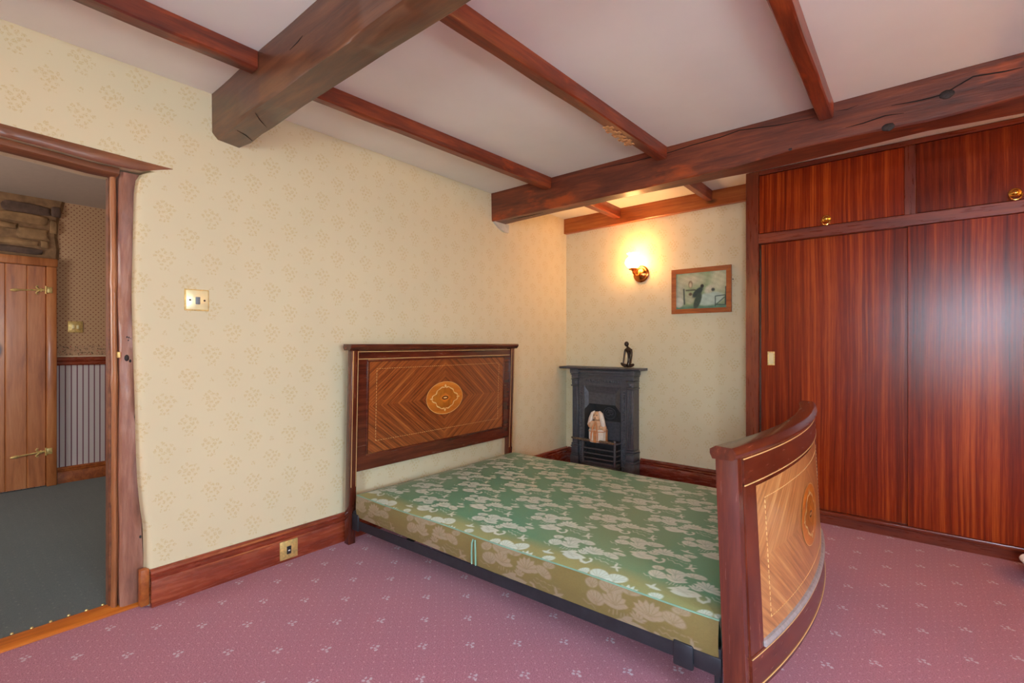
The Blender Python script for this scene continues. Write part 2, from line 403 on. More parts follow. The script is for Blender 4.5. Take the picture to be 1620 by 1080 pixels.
def tube(bm, pts, r, seg=8, closed=False, flat=None):
    pts = [Vector(p) for p in pts]; n = len(pts); rings = []
    up = Vector((0, 0, 1))
    prev = None
    for i, p in enumerate(pts):
        a = pts[(i-1) % n] if (i > 0 or closed) else p
        b = pts[(i+1) % n] if (i < n-1 or closed) else p
        d = (b-a).normalized() if (b-a).length > 1e-9 else Vector((1, 0, 0))
        if prev is None:
            ref = up if abs(d.dot(up)) < 0.9 else Vector((0, 1, 0))
            s = d.cross(ref).normalized()
        else:
            s = (prev - d*prev.dot(d)).normalized()
        prev = s; t_ = d.cross(s)
        rr = r[i] if isinstance(r, (list, tuple)) else r
        rings.append([p + (s*math.cos(k*2*math.pi/seg) + t_*math.sin(k*2*math.pi/seg))*rr for k in range(seg)])
    if closed:
        rings.append(rings[0][:])
    loft(bm, rings, caps=not closed)

def lathe(bm, prof, c, axis='Z', seg=24, caps=True, a0=0, a1=2*math.pi, wob=None):
    """prof: (radius, along)"""
    c = Vector(c); rings = []
    for k, (r, h) in enumerate(prof):
        ring = []
        for i in range(seg):
            a = a0+(a1-a0)*i/seg
            rr = r*(1+(wob[k]*math.cos(a*8) if wob else 0))
            x, y = rr*math.cos(a), rr*math.sin(a)
            ring.append(c + {'Z': Vector((x, y, h)), 'Y': Vector((x, h, y)), 'X': Vector((h, x, y))}[axis])
        rings.append(ring)
    loft(bm, rings, caps)

def sphere(bm, c, r, sx=1, sy=1, sz=1, seg=16, rings=10, rot=None):
    m = Matrix.Translation(Vector(c)) @ (rot.to_matrix().to_4x4() if rot else Matrix()) @ Matrix.Diagonal((r*sx, r*sy, r*sz, 1))
    bmesh.ops.create_uvsphere(bm, u_segments=seg, v_segments=rings, radius=1.0, matrix=m)

def finish(me, smooth=40):
    if smooth:
        me.polygons.foreach_set('use_smooth', [True]*len(me.polygons))
        me.set_sharp_from_angle(angle=math.radians(smooth))

def obj(name, bm, mat, parent=None, smooth=40, origin=None):
    bmesh.ops.recalc_face_normals(bm, faces=bm.faces[:])
    me = bpy.data.meshes.new(name)
    off = Vector((0, 0, 0))
    if parent is not None: off = parent['_o'] if '_o' in parent else Vector((0, 0, 0)); off = Vector(off)
    if origin is not None: off = Vector(origin)
    if off.length > 0: bmesh.ops.translate(bm, verts=bm.verts[:], vec=-off)
    bm.to_mesh(me); bm.free(); finish(me, smooth)
    me.materials.append(M[mat] if isinstance(mat, str) else mat)
    o = bpy.data.objects.new(name, me); COL.objects.link(o)
    ORG[o.name] = off
    if parent is not None: o.parent = parent
    elif origin is not None: o.location = off
    return o
ORG = {}
class Org(dict): pass

def thing(name, label, cat, loc, group=None):
    o = bpy.data.objects.new(name, None); COL.objects.link(o); o.location = loc; o.empty_display_size = 0.1
    o['label'] = label; o['category'] = cat
    if group: o['group'] = group
    ORG[o.name] = Vector(loc)
    return o
def tag(o, label, cat, group=None):
    o['label'] = label; o['category'] = cat
    if group: o['group'] = group
    return o
def part(name, bm, mat, parent, smooth=40, label=None):
    """mesh in world coordinates -> child of parent (a thing or a part), same world place"""
    base = ORG[parent.name]
    bmesh.ops.recalc_face_normals(bm, faces=bm.faces[:])
    root = base
    bmesh.ops.translate(bm, verts=bm.verts[:], vec=-root)
    me = bpy.data.meshes.new(name); bm.to_mesh(me); bm.free(); finish(me, smooth)
    me.materials.append(M[mat])
    o = bpy.data.objects.new(name, me); COL.objects.link(o); o.parent = parent
    ORG[o.name] = root                       # parts sit at their parent's origin
    if label: o['label'] = label
    return o
def struct(name, bm, mat, label=None, smooth=30):
    o = obj(name, bm, mat, None, smooth)
    o['kind'] = 'structure'
    if label: o['label'] = label
    ORG[o.name] = Vector((0, 0, 0))
    return o
def B(): return bmesh.new()

def nz(x, y=0.0, z=0.0): return mnoise.noise(Vector((x, y, z)))

# =================================================================== ROOM SHELL
bm = B(); extrude(bm, [(XR, YF), (XR, YB), (0, YB), (0, .58), (-.06, .58), (-.06, -.42), (0, -.42), (0, YF)], 'Z', -.10, 0.0)
struct('floor', bm, 'carpet', 'dusty rose carpet with small pale sprigs and dots')
bm = B(); box(bm, 0.0, XR, YF, YB+0.02, ZC, ZC+0.1)
struct('ceiling', bm, 'ceiling', 'off white painted ceiling between the timbers')

# wall_left with rounded, uneven plaster edge at the door opening
bm = B()
zs = [0.0, .05, .1, .15, .2, .25, .3, .34, .38, .42, .5, .6, .7, .8, .95, 1.1, 1.25, 1.4, 1.55, 1.65, 1.70, 1.725, 1.74]
ye = [.562, .562, .562, .561, .561, .560, .559, .556, .551, .547, .541, .537, .535, .533, .529, .525, .523, .525, .528, .530, .536, .548, .575]
rows = []
for z, e in zip(zs, ye):
    row = [Vector((0.0, YB+0.15, z)), Vector((0.0, e+0.05, z))]
    R_ = 0.020
    for k in range(7):
        a = k/6*math.pi/2
        row.append(Vector((-R_+R_*math.cos(a), e+R_-R_*math.sin(a), z)))
    row.append(Vector((-0.044, e-0.004, z))); row.append(Vector((-0.044, 0.585, z))); row.append(Vector((-0.25, 0.585, z))); row.append(Vector((-0.25, YB+0.15, z)))
    rows.append(row)
loft(bm, rows)
box(bm, -0.25, 0.0, YF-0.25, -0.42, 0.0, ZC+0.1)
hdr_top = lambda y: float(np.interp(y, [-.6, .156, .30, .399, .541, .57], [1.745, 1.744, 1.737, 1.729, 1.732, 1.738]))+.003
yy_ = [-.42, -.2, 0, .156, .25, .30, .36, .399, .47, .541, .5695]
loft(bm, [[Vector((-.25, y, hdr_top(y))), Vector((-.25, y, ZC+.1)), Vector((0, y, ZC+.1)), Vector((0, y, hdr_top(y)))] for y in yy_])
box(bm, -0.25, 0.0, 0.5695, YB+0.15, 1.74, ZC+0.1)
wl = struct('wall_left', bm, 'paper_left', 'cream wallpapered wall with pale gold floral sprigs beside the bed')
bm = B(); box(bm, -0.25, 1.60, YB, YB+0.15, 0.0, ZC+0.1); box(bm, 1.60, XR+0.25, YB+0.30, YB+0.45, 0.0, ZC+0.1); box(bm, 1.60, 1.66, YB, YB+0.32, 0.0, ZC+0.1)
struct('wall_back', bm, 'paper_back', 'cream wallpapered end wall behind the cast iron fireplace')
def holed(bm, axis, p0, p1, a0, a1, z0, z1, h0, h1, hz0, hz1):
    def bb(a, b, c, d):
        box(bm, a, b, p0, p1, c, d) if axis == 'X' else box(bm, p0, p1, a, b, c, d)
    bb(a0, h0, z0, z1); bb(h1, a1, z0, z1); bb(h0, h1, z0, hz0); bb(h0, h1, hz1, z1)
bm = B(); holed(bm, 'X', YF-0.25, YF, 0.0, XR+0.25, 0, ZC+0.1, W1['x0'], W1['x1'], W1['z0'], W1['z1'])
struct('wall_front', bm, 'paper_back', 'wallpapered wall with window behind the viewer')
bm = B(); holed(bm, 'Y', XR, XR+0.25, YF, YB+0.30, 0, ZC+0.1, W2['y0'], W2['y1'], W2['z0'], W2['z1'])
struct('wall_right', bm, 'paper_left', 'wallpapered side wall with window facing the bed foot')

def window(n, axis, p, a0, a1, z0, z1, lab):
    def bx(bm, s0, s1, d0, d1, c0, c1):
        box(bm, s0, s1, p+d0, p+d1, c0, c1, 0.004) if axis == 'X' else box(bm, p+d0, p+d1, s0, s1, c0, c1, 0.004)
    bm = B(); f = 0.055; d = (-0.12, -0.06) if axis == 'X' else (0.06, 0.12)
    bx(bm, a0, a0+f, *d, z0, z1); bx(bm, a1-f, a1, *d, z0, z1); bx(bm, a0+f, a1-f, *d, z0, z0+f); bx(bm, a0+f, a1-f, *d, z1-f, z1)
    o = struct('window_%d' % n, bm, 'window_paint', lab)
    mids = [a0+(a1-a0)*k/3 for k in (1, 2)]
    for m_ in mids:
        bm = B(); bx(bm, m_-0.018, m_+0.018, *d, z0+f, z1-f); part('glazing_bar', bm, 'window_paint', o)
    bm = B(); bx(bm, a0+f, a1-f, d[0]+0.01, d[1]-0.01, (z0+z1)/2-0.012, (z0+z1)/2+0.012); part('glazing_bar', bm, 'window_paint', o)
    dd = sum(d)/2
    ed = [a0+f-.005]+mids+[a1-f+.005]
    for i in range(3):
        for zz in ((z0+f-.005, (z0+z1)/2), ((z0+z1)/2, z1-f+.005)):
            bm = B(); bx(bm, ed[i], ed[i+1], dd-0.002, dd+0.002, *zz); part('pane', bm, 'pane', o)
    bm = B(); s = (-0.06, 0.03) if axis == 'X' else (-0.03, 0.06)
    bx(bm, a0-0.02, a1+0.02, *s, z0-0.03, z0-0.001); part('window_sill', bm, 'window_paint', o)
window(1, 'X', YF, W1['x0'], W1['x1'], W1['z0'], W1['z1'], 'white casement window behind the viewer')
window(2, 'Y', XR, W2['y0'], W2['y1'], W2['z0'], W2['z1'], 'white casement window in the side wall')

# ------------------------------------------------------------------ skirting boards
def skirt_profile(t0, h):      # (depth from wall, z)
    return [(0, 0), (t0, 0), (t0, h*0.68), (t0*0.86, h*0.72), (t0*0.95, h*0.76), (t0*0.95, h*0.80), (t0*0.7, h*0.84), (t0*0.78, h*0.9), (t0*0.62, h*0.96), (t0*0.25, h), (0, h)]
bm = B(); extrude(bm, [(d, z) for d, z in skirt_profile(0.024, 0.147)], 'Y', 0.568, YB)
struct('baseboard_left', bm, 'skirt_y', 'red stained moulded skirting board along the bed wall')
bm = B(); extrude(bm, [(YB-d, z) for d, z in skirt_profile(0.024, 0.147)], 'X', 0.024, .112); extrude(bm, [(YB-d, z) for d, z in skirt_profile(0.024, 0.147)], 'X', .700, 1.53)
struct('baseboard_back', bm, 'skirt_x', 'dark red moulded skirting board on the fireplace wall')
bm = B()
vv = box(bm, -0.028, 0.006, 0.536, 0.5665, 0.008, 0.152, 0.004, 2)
for v in bm.verts: v.co.y += 0.004*nz(v.co.z*14, 3.1); v.co.x += 0.004*nz(v.co.z*17, 7.7)
struct('trim_1', bm, 'orange_wood', 'short rough wooden block ending the skirting at the doorway')

# ------------------------------------------------------------------ doorway timbers
def wavy_column(bm, x0, x1, y0f, y1f, z0, z1, n=40, amp=0.004, seed=0.0, ins=0.006):
    rings = []
    for i in range(n+1):
        z = z0+(z1-z0)*i/n; a, b = y0f(z), y1f(z)
        j = lambda k: amp*nz(z*7, k*3.7+seed)
        rings.append([Vector((x0, a, z)), Vector((x0, b, z)), Vector((x1-ins+j(1), b+j(2)*.6, z)), Vector((x1+j(3), b-ins+j(4)*.5, z)),
                      Vector((x1+j(5), (a+b)/2, z)), Vector((x1+j(6), a+ins+j(7)*.5, z)), Vector((x1-ins, a+j(8)*.5, z))])
    loft(bm, rings)
def interp(tab):
    zs_, v_ = zip(*tab)
    return lambda z: float(np.interp(z, zs_, v_))
door_post = thing('door_post', 'worn reddish brown rough hewn timber post beside the open doorway', 'door post', (-0.08, 0.52, 0))
bm = B(); wavy_column(bm, -0.20, -0.05, lambda z: -.418, lambda z: -.350+.006*math.sin(z*3), 0.006, 1.728, 40, .006, 40.0, .008); far_post = bm
bm = B(); wavy_column(bm, -0.20, -0.05, interp([(0, .486), (.4, .482), (.9, .484), (1.4, .479), (1.74, .487)]), interp([(0, .566), (.15, .566), (.4, .556), (.6, .545), (.9, .536), (1.1, .531), (1.5, .534), (1.74, .555)]), 0.006, 1.727, 60, 0.006, 0.0, 0.008)
part('post', bm, 'post', door_post)
dp2 = thing('door_post', 'rough timber post on the far side of the doorway, outside the left edge', 'door post', (-0.08, -.385, 0)); part('post', far_post, 'post', dp2)
for (yy, zz, r) in [(.505, .992, .010), (.516, .98, .005), (.506, 1.075, .003), (.512, 1.073, .003), (.518, 1.07, .003), (.51, 1.062, .0025), (.549, .27, .005)]:
    bm = B(); sphere(bm, (-0.0505, yy, zz), r, 0.35, 0.8, 1.3, 10, 6); part('knot_hole', bm, 'knot', door_post)
bm = B(); tube(bm, [(-.0475, .541, .83), (-.0465, .535, .79), (-.0475, .530, .755), (-.048, .5335, .72)], [.0007, .002, .002, .0007], 6); part('split', bm, 'crack', door_post)
pole = thing('door_lining', 'slim knotty pole lining the inner edge of the open doorway', 'door lining', (-0.10, 0.47, 0))
rings = []; bm = B()
for i in range(61):
    z = 0.006+1.71*i/60
    bulge = sum(.0035*math.exp(-((z-k)/.025)**2) for k in (.44, 1.30, .9))
    yc = .4715+.004*nz(z*2.2, 5.0)+.003*math.sin(z*2.4); r = .0105+bulge+.001*nz(z*9, 2)
    rings.append([Vector((-.088+r*1.7*math.cos(a), yc+r*math.sin(a), z)) for a in [k*2*math.pi/12 for k in range(12)]])
loft(bm, rings); part('pole', bm, 'liner', pole)
bm = B(); box(bm, -.15, -.100, .458, .4765, 0.006, 1.712, .003); part('stop_board', bm, 'header', pole)
bm = B(); box(bm, -.012, .004, -.005, .005, -.012, .012, .002); bmesh.ops.translate(bm, verts=bm.verts[:], vec=(-.0585, .482, 1.005))
part('strike_plate', bm, 'brass_old', pole)
# bowed header timber
head = thing('door_header', 'bowed rough timber header with pointed end over the doorway', 'door header', (0, 0.1, 1.74))
top = interp([(-.6, 1.79), (.156, 1.785), (.30, 1.779), (.399, 1.776), (.541, 1.771), (.604, 1.769), (.646, 1.768)])
bot = interp([(-.6, 1.745), (.156, 1.744), (.30, 1.737), (.399, 1.729), (.50, 1.729), (.547, 1.732), (.60, 1.752), (.646, 1.766)])
rings = []; bm = B()
for i in range(60):
    y = -.6+1.246*i/59; t_, b_ = top(y), bot(y); f = 0.008+0.004*nz(y*6, 9)
    if y > .55: f *= max(0.15, (.646-y)/.096)
    bk = 0.0005
    rings.append([Vector((bk, y, b_)), Vector((bk, y, t_)), Vector((0.002, y, t_)), Vector((f, y, t_-.25*(t_-b_))), Vector((f+.002*nz(y*9, 4), y, (t_+b_)/2)), Vector((f, y, b_+.2*(t_-b_))), Vector((0.002, y, b_))])
loft(bm, rings); part('header', bm, 'header', head)
bm = B(); rings = []
for i in range(30):
    y = -.340+.816*i/29; zc = bot(y)-.014+.001*nz(y*5, 1)
    rings.append([Vector((-.10, y, zc-.011)), Vector((-.10, y, zc+.014)), Vector((-.022, y, zc+.014)), Vector((-.018, y, zc+.005)), Vector((-.018, y, zc-.008)), Vector((-.022, y, zc-.011))])
loft(bm, rings); part('head_lining', bm, 'header', head)
# threshold bar with carpet tacks
thr = thing('threshold_bar', 'amber wooden threshold bar across the doorway floor', 'threshold', (-0.09, 0.1, 0))
bm = B(); extrude(bm, [(-.135, -.002), (-.135, .006), (-.125, .010), (-.038, .011), (-.032, .007), (-.032, -.002)], 'Y', -.40, .552)
part('bar', bm, 'threshold', thr)
tb = None
for k in range(10):
    y = .447-.0505*k
    bm = B(); lathe(bm, [(.0001, .013), (.004, .0115), (.0055, .008)], (-.1375+.003*math.sin(k*2.1), y, 0), 'Z', 8); part('tack', bm, 'brass_old', thr)

# =================================================================== LANDING BEYOND THE DOOR
bm = B(); box(bm, XH, -0.134, -1.42, 2.2, -0.10, 0.004)
struct('floor_landing', bm, 'hall_carpet', 'worn grey green carpet of the landing beyond the door')
bm = B(); box(bm, XH, -0.25, -1.42, 2.2, 2.11, 2.2); struct('ceiling_landing', bm, 'hall_plain', 'plain landing ceiling beyond the door')
bm = B(); box(bm, XH-0.15, XH, -1.42, 2.2, 0.0, 2.2); wh = struct('wall_landing', bm, 'hall_wall', 'landing wall with dotted paper above a dado and stripes below')
bm = B(); box(bm, XH-.15, -.25, 2.2, 2.35, 0, 2.2); struct('wall_landing_right', bm, 'hall_plain')
bm = B(); box(bm, XH-.15, -.25, -1.57, -1.42, 0, 2.2); struct('wall_landing_left', bm, 'hall_plain')
bm = B(); extrude(bm, [(XH, .885), (XH+.012, .885), (XH+.018, .897), (XH+.016, .91), (XH+.024, .925), (XH+.022, .938), (XH+.010, .947), (XH, .947)], 'Y', .615, 2.2); extrude(bm, [(XH, .885), (XH+.012, .885), (XH+.018, .897), (XH+.016, .91), (XH+.024, .925), (XH+.022, .938), (XH+.010, .947), (XH, .947)], 'Y', -1.42, -.272)
struct('trim_2', bm, 'skirt_y', 'dark red dado rail on the landing wall')
bm = B(); extrude(bm, [(XH+d, z) for d, z in skirt_profile(.02, .123)], 'Y', .618, 2.2); extrude(bm, [(XH+d, z) for d, z in skirt_profile(.02, .123)], 'Y', -1.42, -.272)
struct('baseboard_landing', bm, 'orange_wood', 'stained pine skirting on the landing wall')
# pine plank door with its frame
hall_door = B(); box(hall_door, XH, XH+.05, .557, .613, 0.004, 1.612, .006, 2)
hd = struct('door_1', hall_door, 'pine', 'knotty pine plank door with brass strap hinges on the landing')
bm = B(); box(bm, XH, XH+.055, -.27, .617, 1.612, 1.672, .006, 2); part('head_jamb', bm, 'pine', hd)
bm = B(); box(bm, XH, XH+.05, -.27, -.214, 0.004, 1.612, .006, 2); part('side_jamb', bm, 'pine', hd)
ys = [-.212, -.10, .02, .132, .241, .349, .4575, .556]
for a, b in zip(ys[:-1], ys[1:]):
    bm = B(); extrude(bm, [(XH+.004, a), (XH+.025, a), (XH+.030, a+.005), (XH+.030, b-.005), (XH+.025, b), (XH+.004, b)], 'Z', 0.012, 1.610)
    part('plank', bm, 'pine', hd, 20)
def strap_hinge(zc, tilt):
    y0, y1 = .37, .548
    def zz(y): return zc+(y1-y)*-tilt
    x = XH+.034
    bm = B()
    pts = [(x, y0, zz(y0))]; rr = [.0008]
    for q, r in ((.012, .006), (.028, .0085), (.04, .006), (.05, .0035), (.08, .004), (.10, .003), (.125, .005), (.14, .004), (.178, .006)):
        pts.append((x, y0+q, zz(y0+q))); rr.append(r)
    tube(bm, pts, [q*1.45 for q in rr], 8)
    for s in (-1, 1):
        tube(bm, [(x, .525, zz(.525)), (x, .512, zz(.512)+s*.010), (x, .503, zz(.503)+s*.022), (x, .508, zz(.508)+s*.030), (x, .516, zz(.516)+s*.027)], [.0068, .006, .0056, .005, .0042], 8)
        sphere(bm, (x, .530, zz(.53)+s*.008), .006, 1, 1, 1, 8, 6)
    o = part('strap_hinge', bm, 'brass_old', hd)
    bm = B(); box(bm, XH+.045, XH+.054, .552, .588, zc-.022, zc+.022, .003, 2); tube(bm, [(XH+.052, .5535, zc-.028), (XH+.052, .5535, zc+.028)], .006, 8)
    part('hinge_leaf', bm, 'brass_old', hd)
strap_hinge(1.440, 0.08); strap_hinge(.262, 0.10)
# rubble stones over the door
bm = B(); rings = []
edge = interp([(1.672, .628), (1.75, .632), (1.83, .622), (1.92, .625), (1.98, .632), (2.05, .652), (2.11, .664)])
for i in range(24):
    z = 1.672+.438*i/23; e = edge(z)+.006*nz(z*17, 3)
    rings.append([Vector((XH-.02, -.4, z)), Vector((XH+.016, -.4, z)), Vector((XH+.018+.004*nz(z*20, 1), e-.02, z)), Vector((XH, e, z)), Vector((XH-.02, e, z))])
loft(bm, rings); sw = part('mortar_bed', bm, 'mortar', wh)
def stone(y0, y1, z0, z1, mat, seed, d=.03):
    bm = B(); r = bmesh.ops.create_icosphere(bm, subdivisions=3, radius=1.0)
    for v in bm.verts:
        p = v.co.copy(); q = Vector([math.copysign(abs(c)**0.4, c) for c in p])
        n_ = 1+.22*nz(p.x*1.7+seed, p.y*1.7, p.z*1.7)
        v.co = Vector((XH+.008+q.x*d*n_*.8, (y0+y1)/2+q.y*(y1-y0)/2*n_, (z0+z1)/2+q.z*(z1-z0)/2*n_+.04*(y1-y0)*(-q.y)*.3))
    part('stone', bm, mat, wh, 60)
for k, s in enumerate([(.33, .575, 1.985, 2.055, 'stone_dark'), (.585, .638, 1.985, 2.06, 'stone_dark'), (.30, .575, 1.915, 1.98, 'stone'), (.25, .415, 1.86, 1.905, 'stone'),
                       (.400, .575, 1.80, 1.885, 'stone'), (.53, .572, 1.745, 1.80, 'stone'), (.26, .52, 1.755, 1.795, 'stone'), (.22, .525, 1.692, 1.742, 'stone_dark'), (.578, .615, 1.86, 1.96, 'stone'),
                       (-.02, .29, 1.96, 2.06, 'stone'), (-.05, .235, 1.83, 1.94, 'stone'), (-.06, .20, 1.70, 1.81, 'stone_dark'), (-.35, -.06, 1.9, 2.07, 'stone'), (-.36, -.08, 1.70, 1.88, 'stone')]):
    stone(*s[:5], seed=k*3.3)
# landing switch
ls = thing('double_light_switch', 'small brass double light switch on the dotted landing wall', 'light switch', (XH, .7215, 1.175))
bm = B(); box(bm, XH, XH+.006, .6785, .7645, 1.132, 1.218, .003, 2); part('plate', bm, 'brass_old', ls)
for s in (-1, 1):
    bm = B(); box(bm, XH+.005, XH+.011, .7215+s*.013-.007, .7215+s*.013+.007, 1.160, 1.190, .002); part('rocker', bm, 'brass_pale', ls)

# =================================================================== CEILING TIMBERS
def sections_x(xs, prof, amp=0.004, seed=0.0):
    rings = []
    for x in xs:
        pts = prof(x); r = []
        for k, (y, z) in enumerate(pts):
            top_ = z > ZC-0.01
            r.append(Vector((x, y+amp*nz(x*3.1, k*5.3+seed), z+(0 if top_ else amp*nz(x*3.7, k*4.1+seed+9)))))
        rings.append(r)
    return rings
def lin(a, b, n): return [a+(b-a)*i/(n-1) for i in range(n)]
ceil_z = ZC-0.001
bm = B()
def p1(x):
    c = np.interp(x, [0, .10, .28, .5, 4.2], [.026, .020, .012, .006, .006]); b = 1.934
    yl = np.interp(x, [0, .15, .5, 4.2], [.790, .789, .786, .786]); yr = np.interp(x, [0, .1, .22, .35, .6, 4.2], [.906, .918, .907, .910, .900, .893])
    zl = np.interp(x, [0, .12, .2], [1.942, 1.938, 1.934])
    return [(yl, ceil_z), (yl, zl+c), (yl+c*.9, zl), (yr-.006, b), (yr, b+.006), (yr, ceil_z)]
loft(bm, sections_x(lin(0.001, XR-.002, 90), p1, .0035))
b1 = thing('ceiling_beam', 'large dark brown ceiling beam nearest the viewer, above the light switch', 'beam', (0, .85, 1.934)); part('beam', bm, 'beam_dark', b1)
for pts in ([(.30, .9, 1.9333), (.36, .84, 1.9328), (.41, .80, 1.9332)], [(.13, .905, 1.9333), (.17, .86, 1.9328), (.19, .82, 1.9332)], [(.72, .7848, 2.045), (.78, .7842, 2.05), (.81, .7845, 2.058)]):
    bm = B(); tube(bm, pts, [.0006, .0014, .0005], 6); part('crack', bm, 'crack', b1)
bm = B()
zf = interp([(0, 1.934), (1.1, 1.936), (1.5, 1.940), (1.69, 1.947), (1.9, 1.964), (2.1, 1.966), (2.4, 1.958), (2.67, 1.970), (4.2, 1.97)])
def p2(x):
    z0 = zf(x); yb = np.interp(x, [0, .5, 1.1, 1.7, 2.2, 2.7, 4.2], [2.745, 2.72, 2.70, 2.715, 2.70, 2.69, 2.69])
    zb = np.interp(x, [0, 1.0, 1.7, 2.0, 2.4, 2.7, 4.2], [1.936, 1.936, 1.930, 1.934, 1.946, 1.934, 1.934])
    return [(2.604, ceil_z), (2.606, z0+.10), (2.6075, z0+.03), (2.608, z0+.006), (2.613, z0), (yb-.004, zb), (yb, zb+.006), (yb, ceil_z)]
loft(bm, sections_x(lin(0.001, XR-.002, 110), p2, .003, 21))
b2 = thing('ceiling_beam', 'long reddish brown ceiling beam running over the wardrobe doors with cracks and knots', 'beam', (0, 2.66, 1.934)); part('beam', bm, 'beam', b2, 22)
def crack(pts, r, root=None):
    bm = B(); n = len(pts); tube(bm, pts, [r*(.3 if i in (0, n-1) else 1) for i in range(n)], 6); part('crack', bm, 'crack', root or b2)
yF = 2.604
def onb2(u, v, y=yF):
    t_ = (u-CXP)/FPX; s = (CYP-v)/FPX; fx, fy = -math.sin(YAW), math.cos(YAW); rx, ry = math.cos(YAW), math.sin(YAW)
    dx, dy = fx+t_*rx, fy+t_*ry; k = y/dy
    return (CAM.x+k*dx, y-.0005, CAM.z+k*s)
crack([onb2(*p) for p in [(940, 268), (1000, 256), (1060, 241), (1090, 231), (1140, 217), (1170, 206), (1230, 198), (1290, 186)]], .0022)
crack([onb2(*p) for p in [(1338, 202), (1365, 195), (1400, 183), (1430, 179)]], .0022)
crack([onb2(*p) for p in [(1410, 167), (1450, 160), (1475, 154), (1492, 149), (1540, 121), (1590, 113), (1619, 106)]], .0024)
crack([onb2(*p) for p in [(1320, 176), (1340, 173), (1358, 166)]], .0015)
crack([(.13, 2.650, 1.9350), (.22, 2.655, 1.9350), (.33, 2.662, 1.9352), (.42, 2.660, 1.9352)], .0035)
for (u, v, r) in [(1498, 149, .021), (1405, 201, .020), (1250, 236, .007)]:
    p = onb2(u, v); bm = B(); sphere(bm, (p[0], p[1]+.002, p[2]), r, 1.15, .28, .85, 14, 8)
    for vtx in bm.verts: vtx.co += Vector((0, 0, .003*nz(vtx.co.x*90, vtx.co.z*90)))
    part('knot', bm, 'knot', b2)
bm = B(); rings = []
for i in range(9):
    y = 2.625+.155*i/8; lo = 1.932-.052*math.sin(math.pi/2*min(1, i/6.5))-.004
    rings.append([Vector((0.0, y, lo)), Vector((0.0, y, 1.937)), Vector((.020, y, 1.937)), Vector((.020, y, lo))])
loft(bm, rings); part('plaster_pad', bm, 'plaster', wl)
# joists between the beams
def joist(x0a, x1a, x0b, x1b, ya, yb, zb, label, mat='joist', seed=0.0, group='ceiling joists'):
    bm = B(); rings = []; n = max(8, int((yb-ya)/.05))
    for i in range(n+1):
        f = i/n; y = ya+(yb-ya)*f; a = x0a+(x0b-x0a)*f; b = x1a+(x1b-x1a)*f; z = zb+.003*nz(y*3, seed)
        j = lambda k: .0025*nz(y*4.5, seed+k*3.3)
        rings.append([Vector((a, y, ceil_z)), Vector((a+j(1), y, z+.006)), Vector((a+.006+j(2), y, z)), Vector((b-.006+j(3), y, z+j(4)*.5)), Vector((b+j(5), y, z+.006)), Vector((b, y, ceil_z))])
    loft(bm, rings); o = obj('ceiling_joist', bm, mat); ORG[o.name] = Vector((0, 0, 0))
    tag(o, label, 'joist', group)
    return o
joist(.430, .492, .418, .478, YF+.002, .783, 2.068, 'red brown ceiling joist running off the near side of the large dark beam', seed=1)
joist(.405, .452, .470, .530, .908, 2.601, 2.065, 'red brown ceiling joist closest to the bed wall, between the two beams', seed=5)
joist(1.190, 1.243, 1.246, 1.306, .903, 2.601, 2.068, 'middle red brown ceiling joist between the two beams, with a splintered pale patch', seed=9)
jm = bpy.data.objects['ceiling_joist.002']
bm = B()
for k in range(16):
    y0 = 2.03+.017*k; a = 1.222+.012*math.sin(k*1.7)+.0002*k
    box(bm, a, a+.030+.006*math.sin(k*2.9), y0, y0+.022, 2.0655-.0015*(k % 3), 2.070, .001)
part('splintered_patch', bm, 'splinter', jm, label='pale splintered wood')
joist(2.012, 2.068, 2.018, 2.076, .902, 2.601, 2.066, 'ceiling joist between the two beams ending above the wardrobe top doors', seed=13)
joist(2.80, 2.856, 2.80, 2.856, .902, 2.601, 2.066, 'ceiling joist beyond the right edge of the picture', seed=17)
joist(.480, .545, .485, .545, 2.748, 3.548, 2.058, 'short ceiling joist over the wall lamp behind the long beam', seed=21)
joist(1.205, 1.256, 1.210, 1.256, 2.748, 3.548, 2.064, 'short ceiling joist above the framed picture behind the long beam', seed=25)
bm = B(); rings = []
for x in lin(0.002, 1.60, 24):
    z = np.interp(x, [0, 1.5], [2.006, 2.026])+.002*nz(x*6, 2)
    rings.append([Vector((x, YB, z)), Vector((x, YB, ceil_z)), Vector((x, 3.55, ceil_z)), Vector((x, 3.549, z+.004)), Vector((x, 3.553, z))])
loft(bm, rings); o = obj('wall_plate_timber', bm, 'orange_wood'); tag(o, 'orange brown timber along the top of the fireplace wall', 'beam')

# =================================================================== WARDROBE
WX0, WX1, WY = 1.53, XR-.02, 3.33
wd = thing('fitted_wardrobe', 'glossy striped mahogany fitted wardrobe with sliding doors and top cupboards', 'wardrobe', (2.8, 3.45, 0))
YBK = YB+.28
bm = B(); box(bm, WX0, 1.604, WY, WY+.03, 0.0, ZC-.004, .002); part('stile', bm, 'mahog_z', wd)
bm = B(); box(bm, WX0+.002, WX0+.022, WY+.03, YB-.002, 0.0, ZC-.006, .001); part('side_panel', bm, 'mahog_z', wd)
bm = B(); box(bm, WX1-.05, WX1, WY, WY+.03, 0.0, ZC-.004, .002); part('stile', bm, 'mahog_z', wd)
bm = B(); box(bm, 1.604, WX1-.05, WY+.001, WY+.03, 2.103, ZC-.004, .002); part('top_rail', bm, 'mahog_x', wd)
bm = B(); box(bm, 1.604, WX1-.05, WY-.004, WY+.04, 1.674, 1.735, .002); part('middle_rail', bm, 'mahog_x', wd)
bm = B(); box(bm, 1.604, WX1-.05, WY-.002, WY+.07, 0.052, 0.074, .003, 2); part('bottom_track', bm, 'mahog_x', wd)
bm = B(); box(bm, WX0+.0, WX1, WY+.010, WY+.03, 0.0, .052); part('plinth', bm, 'mahog_x', wd)
